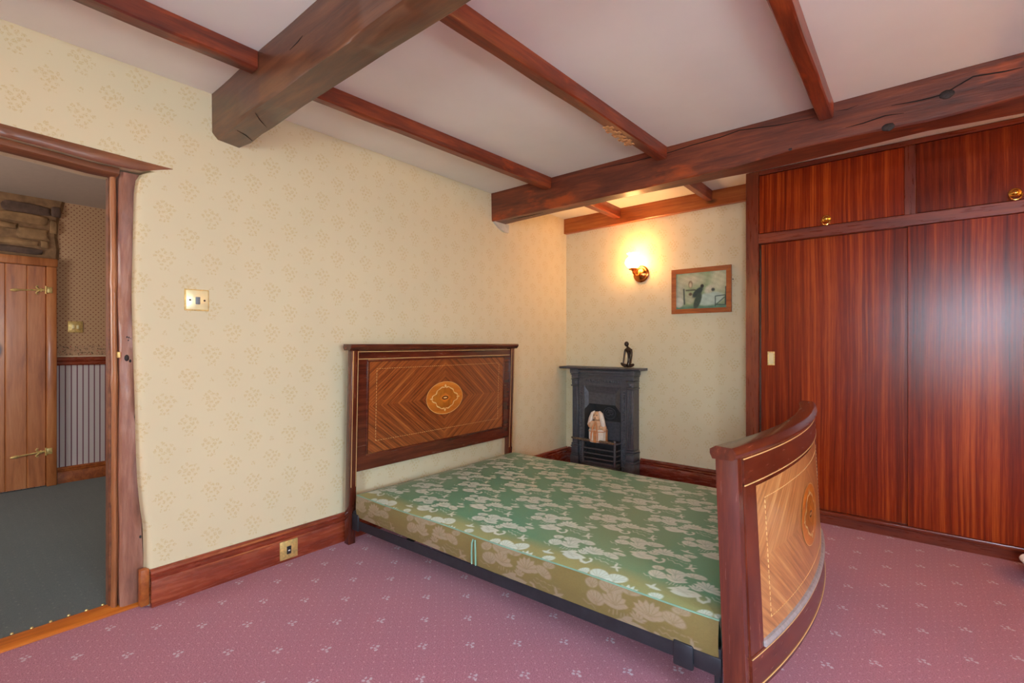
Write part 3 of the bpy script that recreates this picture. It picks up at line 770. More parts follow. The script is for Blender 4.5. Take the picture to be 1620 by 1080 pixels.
bm = B(); box(bm, 1.604, WX1-.02, WY+.075, WY+.085, 0.0, ZC-.01); part('back_panel', bm, 'sapele_dark', wd)
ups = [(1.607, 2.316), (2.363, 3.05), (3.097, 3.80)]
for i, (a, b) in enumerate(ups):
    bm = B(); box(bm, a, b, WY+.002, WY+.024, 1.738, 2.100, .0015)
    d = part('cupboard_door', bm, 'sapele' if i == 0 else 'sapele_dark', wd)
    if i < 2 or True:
        hx = (1.963, 2.729, 3.45)[i]; hz = 1.757
        bm = B(); lathe(bm, [(.0005, -.016), (.006, -.0155), (.010, -.013), (.012, -.009), (.018, -.006), (.022, -.003), (.024, 0.0)], (hx, WY+.002, hz+.016), 'Y', 20)
        part('handle_rose', bm, 'brass', d)
        bm = B(); tube(bm, [(hx+.022*math.cos(q)*1.0, WY-.016-.006*math.sin(q), hz+.004-.022*max(0, math.sin(q))*1.2+.004*min(0, math.sin(q))) for q in [k*2*math.pi/20 for k in range(20)]], .0032, 8, True)
        part('ring_pull', bm, 'brass', d)
for a, b in ((2.316, 2.363), (3.05, 3.097)):
    bm = B(); box(bm, a, b, WY, WY+.03, 1.735, 2.103, .0015); part('muntin', bm, 'mahog_z', wd)
sl = [(1.612, 2.345, WY+.032), (2.330, 3.065, WY+.008), (3.05, 3.80, WY+.032)]
for i, (a, b, y) in enumerate(sl):
    bm = B(); box(bm, a, b, y, y+.018, .075, 1.673, .0012); d = part('sliding_door', bm, 'sapele', wd)
    if i != 1:
        px = 1.669 if i == 0 else b-.06
        bm = B()
        for q in ((px-.020, px-.0135, .914, .999), (px+.0135, px+.020, .914, .999), (px-.0135, px+.0135, .914, .922), (px-.0135, px+.0135, .991, .999)): box(bm, q[0], q[1], y-.003, y+.001, q[2], q[3], .0008)
        part('pull_plate', bm, 'brass_old', d)
        bm = B(); box(bm, px-.0135, px+.0135, y-.0006, y+.001, .922, .991); part('pull_cup', bm, 'cream_plate', d)
# white bowl on the floor at the right edge
bm = B(); lathe(bm, [(.0001, .004), (.09, .004), (.098, 0), (.104, .004), (.118, .03), (.134, .06), (.148, .084), (.153, .090), (.150, .093), (.142, .088), (.126, .058), (.11, .03), (.096, .012), (.0001, .012)], (2.868, 3.10, .002), 'Z', 48)
o = obj('bowl', bm, 'white', origin=(2.868, 3.10, 0)); tag(o, 'white rounded bowl on the carpet at the far right in front of the wardrobe', 'bowl')

# =================================================================== WALL SWITCH, SOCKET
sw = thing('light_switch', 'square brass light switch on the cream wall by the doorway', 'light switch', (0, .7325, 1.2335))
bm = B(); box(bm, 0.0, .004, .6865, .7785, 1.1885, 1.2795, .002); part('back_plate', bm, 'brass_old', sw)
bm = B(); box(bm, .003, .009, .691, .774, 1.193, 1.275, .003, 2); part('face_plate', bm, 'brass_pale', sw)
bm = B(); box(bm, .008, .014, .7255, .7425, 1.216, 1.247, .002, 2); part('rocker', bm, 'grey_switch', sw)
for s in (-1, 1):
    bm = B(); lathe(bm, [(.0042, .009), (.004, .0105), (.0001, .0108)], (0, .7325+s*.027, 1.233), 'X', 10); part('screw', bm, 'ebony', sw)
so = thing('skirting_socket', 'square brass outlet plate with dark insert on the skirting board', 'outlet', (.024, 1.115, .054))
bm = B(); box(bm, .0235, .0315, 1.072, 1.158, .012, .100, .0025, 2); part('plate', bm, 'brass_old', so)
bm = B(); box(bm, .030, .034, 1.103, 1.125, .035, .073, .002); part('insert', bm, 'dark', so)
bm = B(); box(bm, .0335, .0355, 1.109, 1.119, .050, .056, .0008); part('contact', bm, 'white', so)
for s in (-1, 1):
    bm = B(); lathe(bm, [(.0035, .031), (.0032, .0325), (.0001, .0328)], (0, 1.115+s*.03, .055), 'X', 8); part('screw', bm, 'brass_old', so)

# =================================================================== WALL LAMPS
def wall_lamp(loc, ang, label, group, glass='shade_bright'):
    """backplate on the wall at loc; local -Y points into the room"""
    t = thing('wall_lamp', label, 'wall lamp', loc, group); t.rotation_euler = (0, 0, ang)
    ORG[t.name] = Vector((0, 0, 0))
    bm = B(); lathe(bm, [(.064, 0), (.066, -.006), (.064, -.010), (.055, -.015), (.048, -.016), (.045, -.020), (.028, -.026), (.018, -.030), (.014, -.040), (.0001, -.044)], (0, 0, 0), 'Y', 32); part('backplate', bm, 'copper', t)
    bm = B(); tube(bm, [(0, -.035, 0), (-.004, -.06, -.016), (-.014, -.085, -.016), (-.022, -.10, .0), (-.022, -.102, .024)], [.008, .007, .007, .007, .008], 10); part('arm', bm, 'copper', t)
    cx_, cy_ = -.022, -.102
    bm = B(); lathe(bm, [(.0001, .012), (.010, .014), (.014, .020), (.030, .024), (.034, .028), (.034, .034), (.030, .036), (.0001, .036)], (cx_, cy_, 0), 'Z', 24); part('gallery', bm, 'copper', t)
    prof = [(.024, .036), (.040, .044), (.054, .060), (.060, .078), (.057, .096), (.046, .112), (.034, .124), (.031, .132), (.036, .142), (.046, .150)]
    wob = [0]*7+[.02, .05, .09]
    bm = B(); lathe(bm, prof, (cx_, cy_, 0), 'Z', 48, False, wob=wob)
    part('glass_shade', bm, glass, t, 80)
    return t
wall_lamp((.703, YB-.001, 1.596), 0, 'lit copper wall lamp with ruffled white glass shade above the fireplace', 'wall lamps', 'shade')
wall_lamp((XR-.001, 2.55, 1.596), -R90, 'lit copper wall lamp on the side wall beyond the right edge', 'wall lamps')

wall_lamp((0.38, YF+.001, 1.596), math.pi, 'lit copper wall lamp on the wall behind the viewer', 'wall lamps', 'shade')

# =================================================================== PICTURE
pic = thing('framed_picture', 'small green tinted print in a brown wooden frame near the wardrobe', 'picture', (1.156, YB, 1.435))
px0, px1, pz0, pz1 = .952, 1.376, 1.270, 1.600; fw, fy0, fy1 = .034, YB-.020, YB-.001
def mitre(a, b, c, d):   # outer a-b, inner d-c corners (x,z)
    bm = B(); f = [bm.verts.new((p[0], fy0+.004*k, p[1])) for k, p in ((0, a), (0, b), (1, c), (1, d))]; g = [bm.verts.new((p[0], fy1, p[1])) for p in (a, b, c, d)]
    bm.faces.new(f); bm.faces.new(g[::-1])
    for i in range(4): j = (i+1) % 4; bm.faces.new((f[i], g[i], g[j], f[j]))
    part('frame_side', bm, 'frame', pic)
e_ = .0006
mitre((px0+e_, pz1), (px1-e_, pz1), (px1-fw-e_, pz1-fw), (px0+fw+e_, pz1-fw)); mitre((px1-e_, pz0), (px0+e_, pz0), (px0+fw+e_, pz0+fw), (px1-fw-e_, pz0+fw))
mitre((px0, pz0+e_), (px0, pz1-e_), (px0+fw, pz1-fw-e_), (px0+fw, pz0+fw+e_)); mitre((px1, pz1-e_), (px1, pz0+e_), (px1-fw, pz0+fw+e_), (px1-fw, pz1-fw-e_))
bm = B(); lathe(bm, [(.004, 0), (.004, -.008), (.0001, -.009)], (1.385, YB-.002, 1.498), 'Y', 8); part('nail', bm, 'ebony', pic)

def grid_mesh(name, mat, P_, Cc, parent, smooth=60, closed=False, uv=None):
    """P_: (n,m,3) world points, Cc: (n,m,3) linear colours or None"""
    n, m = P_.shape[:2]; base = np.array(ORG[parent.name] if parent is not None else (0, 0, 0))
    V = (P_-base).reshape(-1, 3)
    i = np.arange(n*m).reshape(n, m)
    F = np.stack([i[:-1, :-1], i[1:, :-1], i[1:, 1:], i[:-1, 1:]], -1).reshape(-1, 4)
    me = bpy.data.meshes.new(name); me.vertices.add(len(V)); me.vertices.foreach_set('co', V.astype(np.float32).ravel())
    me.loops.add(F.size); me.loops.foreach_set('vertex_index', F.astype(np.int32).ravel())
    me.polygons.add(len(F)); me.polygons.foreach_set('loop_start', np.arange(0, F.size, 4, dtype=np.int32))
    me.update(calc_edges=True); me.validate()
    if Cc is not None:
        at = me.color_attributes.new('Col', 'FLOAT_COLOR', 'POINT')
        c4 = np.concatenate([Cc.reshape(-1, 3), np.ones((n*m, 1))], 1).astype(np.float32); at.data.foreach_set('color', c4.ravel())
    if uv is not None:
        l = me.uv_layers.new(name='UVMap'); l.data.foreach_set('uv', uv.reshape(-1, 2)[F.ravel()].astype(np.float32).ravel())
    finish(me, smooth); me.materials.append(M[mat] if isinstance(mat, str) else mat)
    o = bpy.data.objects.new(name, me); COL.objects.link(o)
    if parent is not None: o.parent = parent; ORG[o.name] = Vector(base)
    else: ORG[o.name] = Vector((0, 0, 0))
    return o
def sd_ell(X, Y, cx, cy, rx, ry, ang=0.0):
    c, s = math.cos(ang), math.sin(ang); dx, dy = X-cx, Y-cy
    a, b = (dx*c+dy*s)/rx, (-dx*s+dy*c)/ry
    return (np.sqrt(a*a+b*b)-1)*min(rx, ry)
def sd_line(X, Y, pts):
    d = np.full(X.shape, 9.0)
    for (ax, ay), (bx_, by) in zip(pts[:-1], pts[1:]):
        vx, vy = bx_-ax, by-ay; L = vx*vx+vy*vy+1e-12
        t = np.clip(((X-ax)*vx+(Y-ay)*vy)/L, 0, 1)
        d = np.minimum(d, np.hypot(X-ax-t*vx, Y-ay-t*vy))
    return d
def sm(d, w): return np.clip(0.5-d/w, 0, 1)
# print: a dim green interior with a dark leaning figure by a pale bed
nx_, nz_ = 150, 110
gx = np.linspace(0, 1, nx_); gz = np.linspace(0, 1, nz_); GX, GZ = np.meshgrid(gx, gz, indexing='ij')
Cc = np.zeros((nx_, nz_, 3)); L = lambda *c: np.array(srgb(*c))
Cc[:] = L(150, 170, 128)
def blend(mask, col):
    Cc[:] = Cc*(1-mask[..., None])+np.array(col)*mask[..., None]
A_ = GX*1.4
blend(sm(sd_ell(A_, GZ, .45, .80, .34, .16), .2), L(206, 200, 168)); blend(sm(sd_ell(A_, GZ, 1.2, .75, .22, .34), .2), L(208, 208, 172))
blend(sm(sd_ell(A_, GZ, .12, .45, .14, .34), .2), L(176, 180, 162)); blend(sm(GZ-.10, .1), L(92, 136, 112))
blend(sm(sd_ell(A_, GZ, .10, .20, .12, .14), .04), L(196, 200, 184)); blend(sm(sd_ell(A_, GZ, .42, .68, .06, .10), .03), L(140, 120, 92)); blend(sm(sd_ell(A_, GZ, .42, .66, .035, .07), .02), L(206, 188, 156))
blend(sm(sd_line(A_, GZ, [(.23, .55), (.25, .15)])-.022, .02), L(70, 84, 78)); blend(sm(sd_line(A_, GZ, [(.3, .52), (.55, .52)])-.018, .02), L(84, 84, 70))
blend(sm(sd_ell(A_, GZ, .95, .26, .38, .17, .12), .05), L(186, 206, 190)); blend(sm(sd_ell(A_, GZ, .95, .52, .14, .10, .5), .06), L(212, 208, 178)); blend(sm(sd_ell(A_, GZ, 1.04, .50, .05, .045), .03), L(70, 78, 66))
blend(sm(sd_ell(A_, GZ, .40, .30, .13, .16), .05), L(176, 180, 150)); blend(sm(sd_ell(A_, GZ, .42, .41, .05, .04), .03), L(96, 78, 60))
blend(sm(sd_ell(A_, GZ, .62, .45, .19, .085, .75), .03), L(48, 66, 62)); blend(sm(sd_ell(A_, GZ, .62, .22, .09, .24, -.35), .03), L(60, 82, 70)); blend(sm(sd_ell(A_, GZ, .745, .615, .048, .05), .02), L(44, 38, 34))
blend(sm(sd_line(A_, GZ, [(1.10, .30), (1.10, .06)])-.012, .02), L(50, 70, 66)); blend(sm(sd_line(A_, GZ, [(1.10, .32), (1.36, .34), (1.36, .08), (1.12, .1), (1.34, .28)])-.012, .02), L(56, 76, 70)); blend(sm(sd_line(A_, GZ, [(1.38, .55), (1.38, .1)])-.02, .02), L(50, 62, 58))
rs = np.random.RandomState(3); Cc *= .80*(1+.22*(rs.rand(nx_, nz_, 1)-.5))*(1+.10*np.sin(A_*23+GZ*17)*np.sin(GZ*31))[..., None]
ix0, ix1, iz0, iz1 = px0+fw-.003, px1-fw+.003, pz0+fw-.003, pz1-fw+.003
Pp = np.stack([ix0+GX*(ix1-ix0), np.full_like(GX, YB-.012), iz0+GZ*(iz1-iz0)], -1)
pr = grid_mesh('print', 'print', Pp[::-1], Cc[::-1], pic)
bm = B(); box(bm, ix0, ix1, YB-.0115, YB-.0015, iz0, iz1); part('backing_board', bm, 'frame', pic)

# =================================================================== FIREPLACE
fp = thing('fireplace', 'small black cast iron bedroom fireplace in the corner', 'fireplace', (.405, 3.54, 0))
FY = 3.500   # face
bm = B()
poly = [(.235, 0), (.235, .54), (.27, .575), (.30, .575), (.30, .56), (.505, .56), (.505, .575), (.572, .505), (.572, 0), (.628, 0), (.628, .84), (.185, .84), (.185, 0)]
# surround plate with opening (frame pieces)
box(bm, .185, .240, FY, YB-.002, 0, .835); box(bm, .570, .628, FY, YB-.002, 0, .835); box(bm, .240, .570, FY, YB-.002, .715, .835)
part('surround', bm, 'iron', fp)
bm = B()   # splayed canopy hood
def quad(bm, *p): return bm.faces.new([bm.verts.new(q) for q in p])
hy = FY-.002; iy = FY+.022
O = [(.240, .705), (.570, .705)]; I = [(.272, .640), (.512, .640)]
quad(bm, (.240, hy, .715), (.570, hy, .715), (.570, hy, .700), (.240, hy, .700))
quad(bm, (.240, hy, .700), (.570, hy, .700), (.518, iy, .645), (.268, iy, .645))
quad(bm, (.240, hy, .700), (.268, iy, .645), (.268, iy, .545), (.240, hy, .505))
quad(bm, (.570, hy, .700), (.570, hy, .505), (.518, iy, .552), (.518, iy, .645))
quad(bm, (.268, iy, .645), (.518, iy, .645), (.518, iy, .552), (.268, iy, .552))
bmesh.ops.remove_doubles(bm, verts=bm.verts[:], dist=.0005)
bmesh.ops.solidify(bm, geom=bm.faces[:], thickness=.008)
hood = part('canopy', bm, 'iron', fp, 20)
bm = B(); box(bm, .276, .510, iy-.004, iy+.002, .572, .632, .002); part('canopy_panel', bm, 'iron', hood)
def scroll(bm, cx_, cz, y, r0, turns, s, rad=.0042, flip=1):
    pts = []
    for k in range(22):
        a = k/21*turns*2*math.pi; r = r0*(1-.8*k/21)
        pts.append((cx_+s*r*math.cos(a), y, cz+flip*r*math.sin(a)))
    tube(bm, pts, [rad*(1-.4*k/21) for k in range(22)], 6)
for grp in ((.305, .345), (.44, .48)):
    bm = B()
    for cx_ in grp:
        scroll(bm, cx_, .605, iy-.005, .019, 1.4, 1, flip=1); scroll(bm, cx_+.014, .598, iy-.005, .014, 1.3, -1, flip=-1)
    part('scroll_relief', bm, 'iron', hood)
bm = B()
for k in range(5): sphere(bm, (.393, iy-.005, .582+.01*k), .007-.0006*abs(k-2), 1, .5, 1, 8, 6)
part('bead_relief', bm, 'iron', hood)
bm = B()   # frieze ornament
box(bm, .245, .565, FY-.006, FY, .724, .762, .002)
for k in range(16):
    x = .258+.0196*k
    sphere(bm, (x, FY-.006, .743), .0080, 1, 1.1, 1.3, 8, 6); sphere(bm, (x+.0098, FY-.006, .735), .004, 1, .6, 1, 8, 6)
part('frieze', bm, 'iron', fp)
bm = B()
for z, d, hh in ((.772, .010, .010), (.790, .016, .012), (.812, .024, .018)): box(bm, .185, .628, FY-d, FY, z, z+hh, .003, 2)
part('cornice', bm, 'iron', fp)
# inner ornamental strips
for x0, x1 in ((.196, .226), (.586, .616)):
    bm = B(); box(bm, x0-.006, x1+.006, FY-.004, FY, .05, .70, .0015)
    n_ = 34
    for k in range(n_):
        z = .07+k*.0182; sphere(bm, ((x0+x1)/2, FY-.004, z), .0090, .9, .9, 1.0, 8, 5)
        sphere(bm, (x0+.003, FY-.004, z+.009), .0050, 1, 1, 1, 6, 4); sphere(bm, (x1-.003, FY-.004, z+.009), .0045, 1, .5, 1, 6, 4)
    part('ornament_strip', bm, 'iron', fp)
# pilasters
for cx_ in (.155, .657):
    bm = B(); hw = .028
    box(bm, cx_-hw, cx_+hw, FY-.012, YB-.002, .215, .69, .003)
    for q in (-.0165, 0, .0165): box(bm, cx_+q-.005, cx_+q+.005, FY-.019, FY-.011, .23, .68, .003, 2)
    pl = part('pilaster', bm, 'iron', fp)
    bm = B()
    for z0_, z1_, g in ((.692, .702, .007), (.704, .745, .001), (.746, .754, .006), (.757, .785, .003), (.786, .796, .009), (.799, .836, .013)): box(bm, cx_-hw-g, cx_+hw+g, FY-.018-g, YB-.002, z0_, z1_, .003, 2)
    sphere(bm, (cx_, FY-.018, .725), .013, 1, .5, 1, 10, 6)
    part('capital', bm, 'iron', pl)
    bm = B()
    for z0_, z1_, g in ((0, .11, .012), (.112, .130, .008), (.132, .180, .005), (.182, .194, .009), (.197, .214, .004)): box(bm, cx_-hw-g, cx_+hw+g, FY-.018-g, YB-.002, z0_, z1_, .004, 2)
    part('pilaster_base', bm, 'iron', pl)
bm = B(); extrude(bm, [(YB-.002, .838), (FY-.055, .838), (FY-.064, .845), (FY-.066, .852), (FY-.060, .857), (YB-.002, .857)], 'X', .028, .755)
part('mantel_shelf', bm, 'iron', fp)
# fire chamber
bm = B()
quad(bm, (.240, FY, .0), (.240, FY, .7), (.29, YB+.10, .7), (.29, YB+.10, 0)); quad(bm, (.570, FY, .0), (.520, YB+.10, 0), (.520, YB+.10, .7), (.570, FY, .7)); quad(bm, (.29, YB+.02, 0), (.29, YB+.02, .7), (.52, YB+.02, .7), (.52, YB+.02, 0))
for v in bm.verts: v.co.y = min(v.co.y, YB-.006)
part('firebox', bm, 'iron_dark', fp)
bm = B(); box(bm, .30, .545, YB-.03, YB-.007, .24, .41, .004); box(bm, .295, .55, YB-.036, YB-.006, .395, .412, .004); part('fireback', bm, 'iron', fp)
bm = B()
tube(bm, [(.432+.055*math.cos(a), YB-.012, .475+.045*math.sin(a)) for a in [k*2*math.pi/24 for k in range(24)]], .004, 6, True)
scroll(bm, .42, .475, YB-.012, .034, 1.5, 1); scroll(bm, .445, .48, YB-.012, .026, 1.5, -1)
part('register_plate', bm, 'iron', fp)
# grate
GYf = FY-.085
gr = None
bm = B()
for z, r in ((.262, .008), (.205, .006), (.165, .006), (.128, .006)):
    tube(bm, [(.262, FY-.01, z), (.262, GYf+.02, z), (.272, GYf, z), (.56, GYf, z), (.572, GYf+.02, z), (.572, FY-.01, z)], r, 8)
gr = part('grate', bm, 'iron', fp)
bm = B()
bm.free()
for x in (.272, .56):
    bm = B(); tube(bm, [(x, GYf+.004, .085), (x, GYf+.004, .275)], .010, 8); sphere(bm, (x, GYf+.004, .278), .013, 1, 1, 1, 10, 6)
    part('grate_post', bm, 'iron', gr)
bm = B(); tube(bm, [(.168, GYf-.004, .272), (.205, GYf-.006, .270), (.30, GYf-.008, .270), (.40, GYf-.008, .270), (.50, GYf-.008, .270), (.565, GYf-.008, .268)], [.007, .009, .011, .009, .012, .008], 8)
part('top_bar', bm, 'iron_worn', gr)
bm = B(); box(bm, .243, .568, GYf+.004, YB-.03, .248, .258); part('grate_bed', bm, 'iron_dark', gr)
bm = B(); box(bm, .25, .585, GYf-.005, FY, .0, .045, .008, 2); box(bm, .256, .578, GYf, FY, .045, .075, .006, 2); box(bm, .262, .572, GYf+.006, FY, .075, .10, .006, 2); part('hearth_fender', bm, 'iron', fp)

# ceramic bucket ornament standing on the grate
oc = Vector((.390, 3.463, .258))
on = thing('ceramic_ornament', 'peach and white ceramic ornament of a slatted bucket holding rounded figures, in the grate', 'ornament', oc)
bm = B(); lathe(bm, [(.0001, 0), (.066, 0), (.068, .004), (.073, .10), (.070, .104), (.062, .100), (.0001, .096)], oc, 'Z', 28); part('bucket', bm, 'clay_white', on)
for k in range(12):
    a = k/12*2*math.pi+.12
    bm = B(); vv = box(bm, -.013, .013, -.004, .004, 0, .098, .002)
    bmesh.ops.transform(bm, matrix=Matrix.Translation(oc+Vector((.0705*math.cos(a), .0705*math.sin(a), .002))) @ Matrix.Rotation(a+math.pi/2, 4, 'Z'), verts=bm.verts[:])
    part('stave', bm, 'clay_white' if k % 3 else 'clay_band', on)
bm = B()
for z in (.012, .088): tube(bm, [oc+Vector((.0765*math.cos(a), .0765*math.sin(a), z)) for a in [k*2*math.pi/28 for k in range(28)]], .0032, 6, True)
part('hoop', bm, 'clay_band', on)
hd_ = oc+Vector((-.002, -.012, .205))
bm = B(); sphere(bm, oc+Vector((0, .005, .125)), .052, 1.0, .8, 1.15); sphere(bm, hd_, .036, 1.05, 1, 1.1); sphere(bm, hd_+Vector((.006, -.028, -.014)), .018, 1.1, 1, .85)
sphere(bm, oc+Vector((-.048, -.02, .135)), .032, 1, .9, 1.1); sphere(bm, oc+Vector((.052, -.018, .115)), .032, 1, .9, .95); part('body', bm, 'clay', on)
for s in (-1, 1):
    bm = B(); tube(bm, [hd_+Vector((s*.018, 0, .034)), hd_+Vector((s*.036, -.006, .02)), hd_+Vector((s*.050, -.010, -.02)), hd_+Vector((s*.062, -.012, -.07)), hd_+Vector((s*.060, -.012, -.092))], [.012, .018, .020, .020, .010], 10); part('ear', bm, 'clay_white', on)
    bm = B(); tube(bm, [oc+Vector((.006, -.052, .165)), oc+Vector((.006+s*.016, -.066, .125)), oc+Vector((.008+s*.028, -.078, .07)), oc+Vector((.008+s*.03, -.080, .02))], [.006, .006, .006, .004], 8); part('handle_strap', bm, 'clay_band', on)
bm = B()
for q in ((-.012, -.033, .012), (.014, -.033, .012), (.006, -.046, -.008)): sphere(bm, hd_+Vector(q), .0042, 1, 1, 1, 8, 6)
part('face_mark', bm, 'ebony', on)
# bronze seated figure on the mantel shelf
fc = Vector((.617, 3.530, .858))
fg = thing('bronze_figurine', 'slender dark bronze seated figurine with crossed legs on the mantel shelf', 'figurine', fc)
def skinned(name, pts, edges, root, mat):
    me = bpy.data.meshes.new(name); me.from_pydata([p[:3] for p in pts], edges, []); o = bpy.data.objects.new(name, me); COL.objects.link(o)
    md = o.modifiers.new('skin', 'SKIN'); md.use_smooth_shade = True
    for i, p in enumerate(pts): me.skin_vertices[0].data[i].radius = (p[3]*1.3, p[3]*1.3)
    me.skin_vertices[0].data[0].use_root = True
    s = o.modifiers.new('sub', 'SUBSURF'); s.levels = 2; s.render_levels = 2
    dg = bpy.context.evaluated_depsgraph_get(); m2 = bpy.data.meshes.new_from_object(o.evaluated_get(dg)); m2.name = name
    bpy.data.objects.remove(o, do_unlink=True)
    m2.materials.clear(); m2.materials.append(M[mat]); m2.polygons.foreach_set('use_smooth', [True]*len(m2.polygons))
    o2 = bpy.data.objects.new(name, m2); COL.objects.link(o2); o2.parent = root; ORG[o2.name] = ORG[root.name]
    return o2
P_ = [(.006, .005, .020, .012), (.008, .003, .070, .008), (.008, .002, .120, .011), (.006, 0, .146, .013), (.0, -.002, .162, .006), (-.006, -.004, .172, .005), (-.009, -.005, .184, .010), (-.009, -.005, .192, .009),
      (-.020, -.004, .140, .008), (-.026, -.010, .100, .0055), (-.027, -.018, .060, .005), (-.030, -.022, .034, .005),
      (.030, -.002, .140, .008), (.036, -.008, .100, .0055), (.034, -.016, .060, .005), (.034, -.020, .034, .005),
      (-.022, -.004, .014, .011), (-.044, -.012, .026, .009), (-.054, -.016, .040, .006), (.034, -.004, .014, .011), (.050, -.012, .024, .009), (.057, -.016, .032, .006),
      (-.004, -.022, .012, .010), (.020, -.022, .012, .010)]
E_ = [(0, 1), (1, 2), (2, 3), (3, 4), (4, 5), (5, 6), (6, 7), (3, 8), (8, 9), (9, 10), (10, 11), (3, 12), (12, 13), (13, 14), (14, 15), (0, 16), (16, 17), (17, 18), (0, 19), (19, 20), (20, 21), (16, 22), (19, 23)]
skinned('body', P_, E_, fg, 'bronze')
bm = B(); sphere(bm, fc+Vector((-.009, -.005, .187)), .0185, .95, 1, 1.12, 16, 12); part('head', bm, 'bronze', fg)

# =================================================================== BED
bed = thing('double_bed', 'antique inlaid mahogany double bedstead with curved footboard', 'bed', (1.0, 2.06, 0))
HY0, HY1 = 1.398, 2.722       # outer post faces
LEAN_H = 0.035/1.03
def lean_h(bm):
    for v in bm.verts: v.co.x += LEAN_H*v.co.z
HX0, HX1 = .048, .090         # at the floor
# headboard
bm = B(); box(bm, HX0+.006, HX1-.012, HY0+.04, HY1-.04, .372, 1.012, .002); lean_h(bm); hb = part('headboard', bm, 'bed_y', bed)
for y0, y1 in ((HY0, HY0+.040), (HY1-.040, HY1)):
    bm = B(); box(bm, HX0, HX1, y0, y1, 0.0, 1.015, .003, 2); lean_h(bm); part('post', bm, 'bed_z', hb)
bm = B(); extrude(bm, [(HX0-.006, 1.014), (HX1+.004, 1.014), (HX1+.012, 1.022), (HX1+.018, 1.030), (HX1+.020, 1.038), (HX1+.014, 1.046), (HX0-.012, 1.046), (HX0-.014, 1.030)], 'Y', HY0-.018, HY1+.018); lean_h(bm); part('cap_rail', bm, 'bed_y', hb)
fx = HX1-.012
py0, py1, pz0_, pz1_ = 1.508, 2.612, .458, .952
# moulded edge round the panel
def hstrip(bm, y0, y1, z0, z1, t=.0012, xb=fx): box(bm, xb-.001, xb+t, y0, y1, z0, z1)
bm = B()
for q in ((py0-.012, py1+.012, pz1_, pz1_+.012), (py0-.012, py1+.012, pz0_-.012, pz0_), (py0-.012, py0, pz0_, pz1_), (py1, py1+.012, pz0_, pz1_)): box(bm, fx-.002, fx+.006, *q, .002, 2)
lean_h(bm); part('panel_moulding', bm, 'bed_y', hb)
n1, n2 = 12, 12
gy = np.linspace(py0, py1, n1); gz = np.linspace(pz0_, pz1_, n2); GY, GZ = np.meshgrid(gy, gz, indexing='ij')
PX = np.full_like(GY, fx+.0008)+LEAN_H*GZ
cyh, czh = (py0+py1)/2, .712
grid_mesh('veneer_panel', 'veneer', np.stack([PX, GY, GZ], -1), None, hb, uv=np.stack([GY-cyh, GZ-czh], -1))
bm = B()
for q in ((HY0+.042, HY1-.042, 1.0045, 1.0075), (HY0+.042, HY1-.042, .966, .969)): hstrip(bm, *q)
for yy in (HY0+.006, HY0+.034, HY1-.036, HY1-.008): box(bm, HX1-.001, HX1+.0008, yy, yy+.0025, .30, 1.010)
def dashed(bm, y0, y1, z0, z1):
    n = int((y1-y0)/.016)
    for k in range(n):
        a = y0+(y1-y0)*k/n
        for z in (z0, z1): hstrip(bm, a, a+.010, z, z+.0016, .0016)
    n = int((z1-z0)/.016)
    for k in range(n):
        a = z0+(z1-z0)*k/n
        for y in (y0, y1): hstrip(bm, y, y+.0018, a, a+.010, .0016)
dashed(bm, 1.556, 2.562, .520, .912)
lean_h(bm); part('stringing', bm, 'boxwood', hb)
